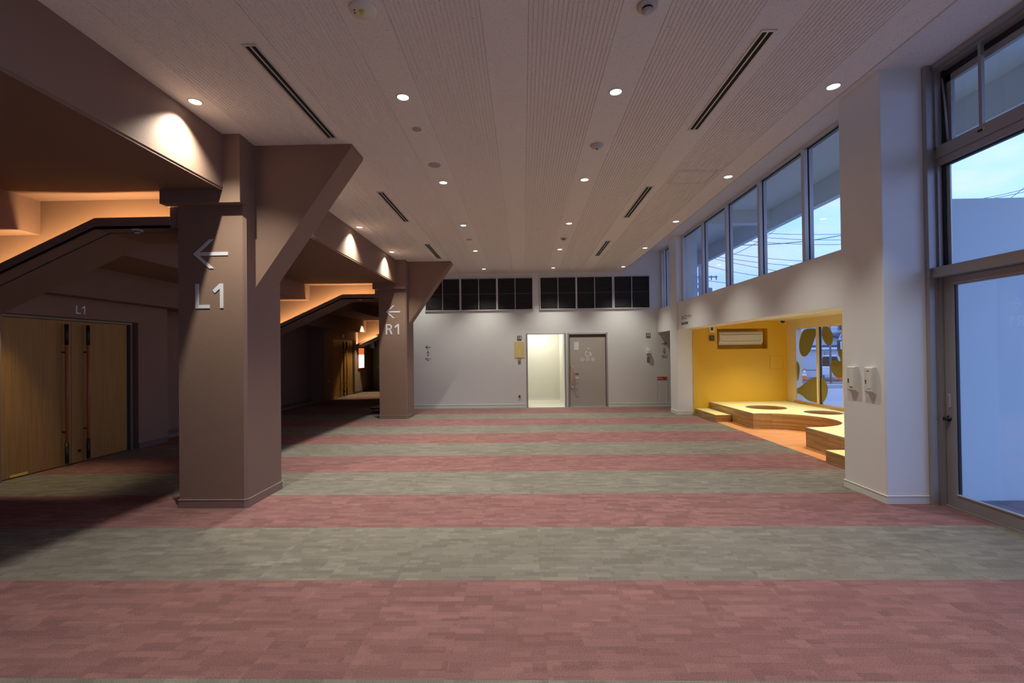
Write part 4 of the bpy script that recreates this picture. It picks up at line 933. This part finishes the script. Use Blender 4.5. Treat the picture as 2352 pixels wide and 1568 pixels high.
# white car
cw = atY(1884, 865, 31.6)
cr_rot = -.56
cr_ = thing('car', 'white car with dark windows passing behind the window post', 'car', (cw.x, 30.6, cw.z))
MB().prism([(-.62, .22), (-.64, .5), (-.60, .75), (.60, .75), (.64, .5), (.62, .22)], 1, -1.5, 1.5, M['carwhite'], .05).build('body', None, cr_)
MB().prism([(-.56, .74), (-.36, 1.36), (.36, 1.36), (.56, .74)], 1, -1.1, 1.3, M['carglass'], .05).build('cabin', None, cr_)
MB().box(-.34, .34, -.8, 1.1, 1.35, 1.41, M['carwhite'], .02).build('roof', None, cr_)
for x in (-.56, .56):
    for y in (-1.0, 1.0): MB().lathe([(0, -.09), (.2, -.09), (.26, -.06), (.26, .06), (.2, .09), (0, .09)], 18, M['black'], (x, y, .26), Matrix.Rotation(PI / 2, 4, 'Y')).build('wheel', None, cr_)
MB().box(-.56, -.36, -1.53, -1.48, .48, .62, M['retro']).box(.36, .56, -1.53, -1.48, .48, .62, M['retro']).build('headlamp', None, cr_)
cr_.rotation_euler = (0, 0, cr_rot)
# guard cable, kerbs, road lines
g = atY(1840, 850, 32.5); gg = thing('guard_rail', 'thin guard rail along the far side of the road', 'guard rail', (g.x, 32.5, -.42))
MB().box(-4, 6, -.03, .03, g.z + .42 - .03, g.z + .42 + .03, M['conc']).build('rail', None, gg)
for x in (-3.5, -1, 1.5, 4): MB().box(x - .04, x + .04, -.04, .04, 0, g.z + .42, M['conc']).build('post', None, gg)
for Y, w in ((30.5, .18), (26.6, .25)): struct(B('ground_road_line', 8, 40, Y, Y + w, -.42, -.412, M['retro']))
struct(B('ground_kerb', 8, 30, 22.2, 22.6, -.42, -.30, M['paverB']))
# sign pole and crossing sign
p = atY(1908.5, 882, 22.0); h = atY(1908.5, 740, 22.0).z - p.z + .7
sp_ = thing('street_pole', 'brown grey street pole standing at the kerb outside', 'pole', (p.x, 22.0, p.z)); MB().tube([(0, 0, 0), (0, 0, h)], .042, 12, M['conc']).build('shaft', None, sp_); MB().lathe([(.07, 0), (.06, .05), (.042, .06)], 12, M['conc']).build('base_collar', None, sp_)
p = atY(1939, 880, 20.5); s2 = thing('crossing_sign', 'blue triangular crossing sign over a boxed signal at the white column edge', 'road sign', (p.x, 20.5, p.z))
def rel(px, py): w = atY(px, py, 20.5); return (w.x - p.x, w.z - p.z)
MB().tube([(0, .05, 0), (0, .05, rel(1939, 755)[1])], .04, 10, M['conc']).build('post', None, s2)
tri = [rel(1925.5, 779), rel(1936, 758), rel(1947, 778.5)]
MB().prism(tri, 1, -.02, 0, M['retro']).build('plate', None, s2); t2 = [rel(1927.5, 776.5), rel(1936, 760.5), rel(1944, 776)]
MB().prism(t2, 1, -.024, -.02, M['signblue']).build('blue_field', None, s2)
fx0 = rel(1935.5, 771); m = MB(); m.prism([(fx0[0] - .02, fx0[1] + .07), (fx0[0] + .02, fx0[1] + .07), (fx0[0] + .03, fx0[1] - .02), (fx0[0] + .07, fx0[1] - .1), (fx0[0] + .03, fx0[1] - .1), (fx0[0], fx0[1] - .04), (fx0[0] - .05, fx0[1] - .1), (fx0[0] - .08, fx0[1] - .1), (fx0[0] - .03, fx0[1] - .02)], 1, -.028, -.024, M['retro']); m.build('walker_symbol', None, s2)
c0, c1 = rel(1924, 805), rel(1939, 782); MB().box(c0[0], c1[0], -.1, .04, c0[1], c1[1], M['black']).build('signal_box', None, s2); MB().box(c0[0] + .04, c1[0] - .08, -.11, -.1, c0[1] + .02, c1[1] - .03, M['siding']).build('signal_panel', None, s2)
# utility pole and wires far beyond
U = 45.0; p = atY(1609, 700, U); t_ = atY(1609, 575, U)
ut = thing('utility_pole', 'distant utility pole with crossarms seen through the far clerestory panes', 'utility pole', (p.x, U, -.42))
MB().tube([(0, 0, 0), (0, 0, t_.z + .42 + 1.5)], .17, 10, M['conc']).build('shaft', None, ut)
for py, xa, xb in ((636, -.6, 1.6), (652, -.5, .5), (664, -.4, 1.0)):
    z = atY(1616, py, U).z + .42; MB().box(xa, xb, -.05, .05, z - .05, z + .05, M['conc']).build('crossarm', None, ut)
    for x in (xa + .15, xb - .1, xb - .55): MB().tube([(x, 0, z - .28), (x, 0, z + .12)], .05, 8, M['conc']).build('insulator', None, ut)
z = atY(1612, 660, U).z + .42; MB().lathe([(0, -.7), (.28, -.7), (.28, .3), (0, .35)], 12, M['conc'], (.75, -.2, z - .4)).build('transformer', None, ut)
def wire(a, b, Y, sag, r, label, px=True):
    A = at(a[0], a[1], 1, Y) if px else Vector(a); D = at(b[0], b[1], 1, Y) if px else Vector(b)
    e = D - A; A = A - e * .35; D = D + e * .9
    pts = [A.lerp(D, t / 16) - Vector((0, 0, sag * 4 * (t / 16) * (1 - t / 16))) for t in range(17)]
    tag(MB().tube(pts, r, 5, M['wire']).build('power_line'), label, 'power line', 'power lines against the evening sky')
data = [((1688, 579), (1850, 591), 'long thin power line, upper of two close lines low in the clerestory sky'), ((1688, 591), (1850, 603), 'thin power line just under the close pair in the clerestory sky'), ((1765, 552), (1930, 552.5), 'level power line, lowest of three beside the near white column'), ((1765, 541), (1930, 542), 'level power line, second of three beside the near white column'),
        ((1765, 531), (1930, 528.5), 'level power line, topmost of three beside the near white column'), ((1690, 600), (1850, 622), 'thin power line slanting down behind the middle clerestory pane'), ((1630, 607), (1745, 625), 'thin power line starting by the distant utility pole, sloping down'), ((1630, 640), (1750, 647), 'lowest thin power line leaving the distant utility pole')]
for a, b, lab in data: wire(a, b, U - 3, .35, .022, lab)
wire((1690, 579), (1738, 552), U - 3.4, .2, .022, 'thin power line climbing steeply in the third clerestory pane'); wire((1740, 551), (1935, 519), U - 3.8, .8, .034, 'thick bundled power line sagging across the clerestory sky')
for a, b, lab in (((2230, 457), (2352, 428), 'upper power line rising over the plain outside wall'), ((2240, 458), (2352, 434), 'lower power line rising over the plain outside wall'), ((2310, 458), (2352, 424), 'steep power line crossing two others over the outside wall')): wire(a, b, 16.0, .1, .009, lab)

sc.cycles.max_bounces = 10; sc.cycles.diffuse_bounces = 6; sc.cycles.transparent_max_bounces = 16
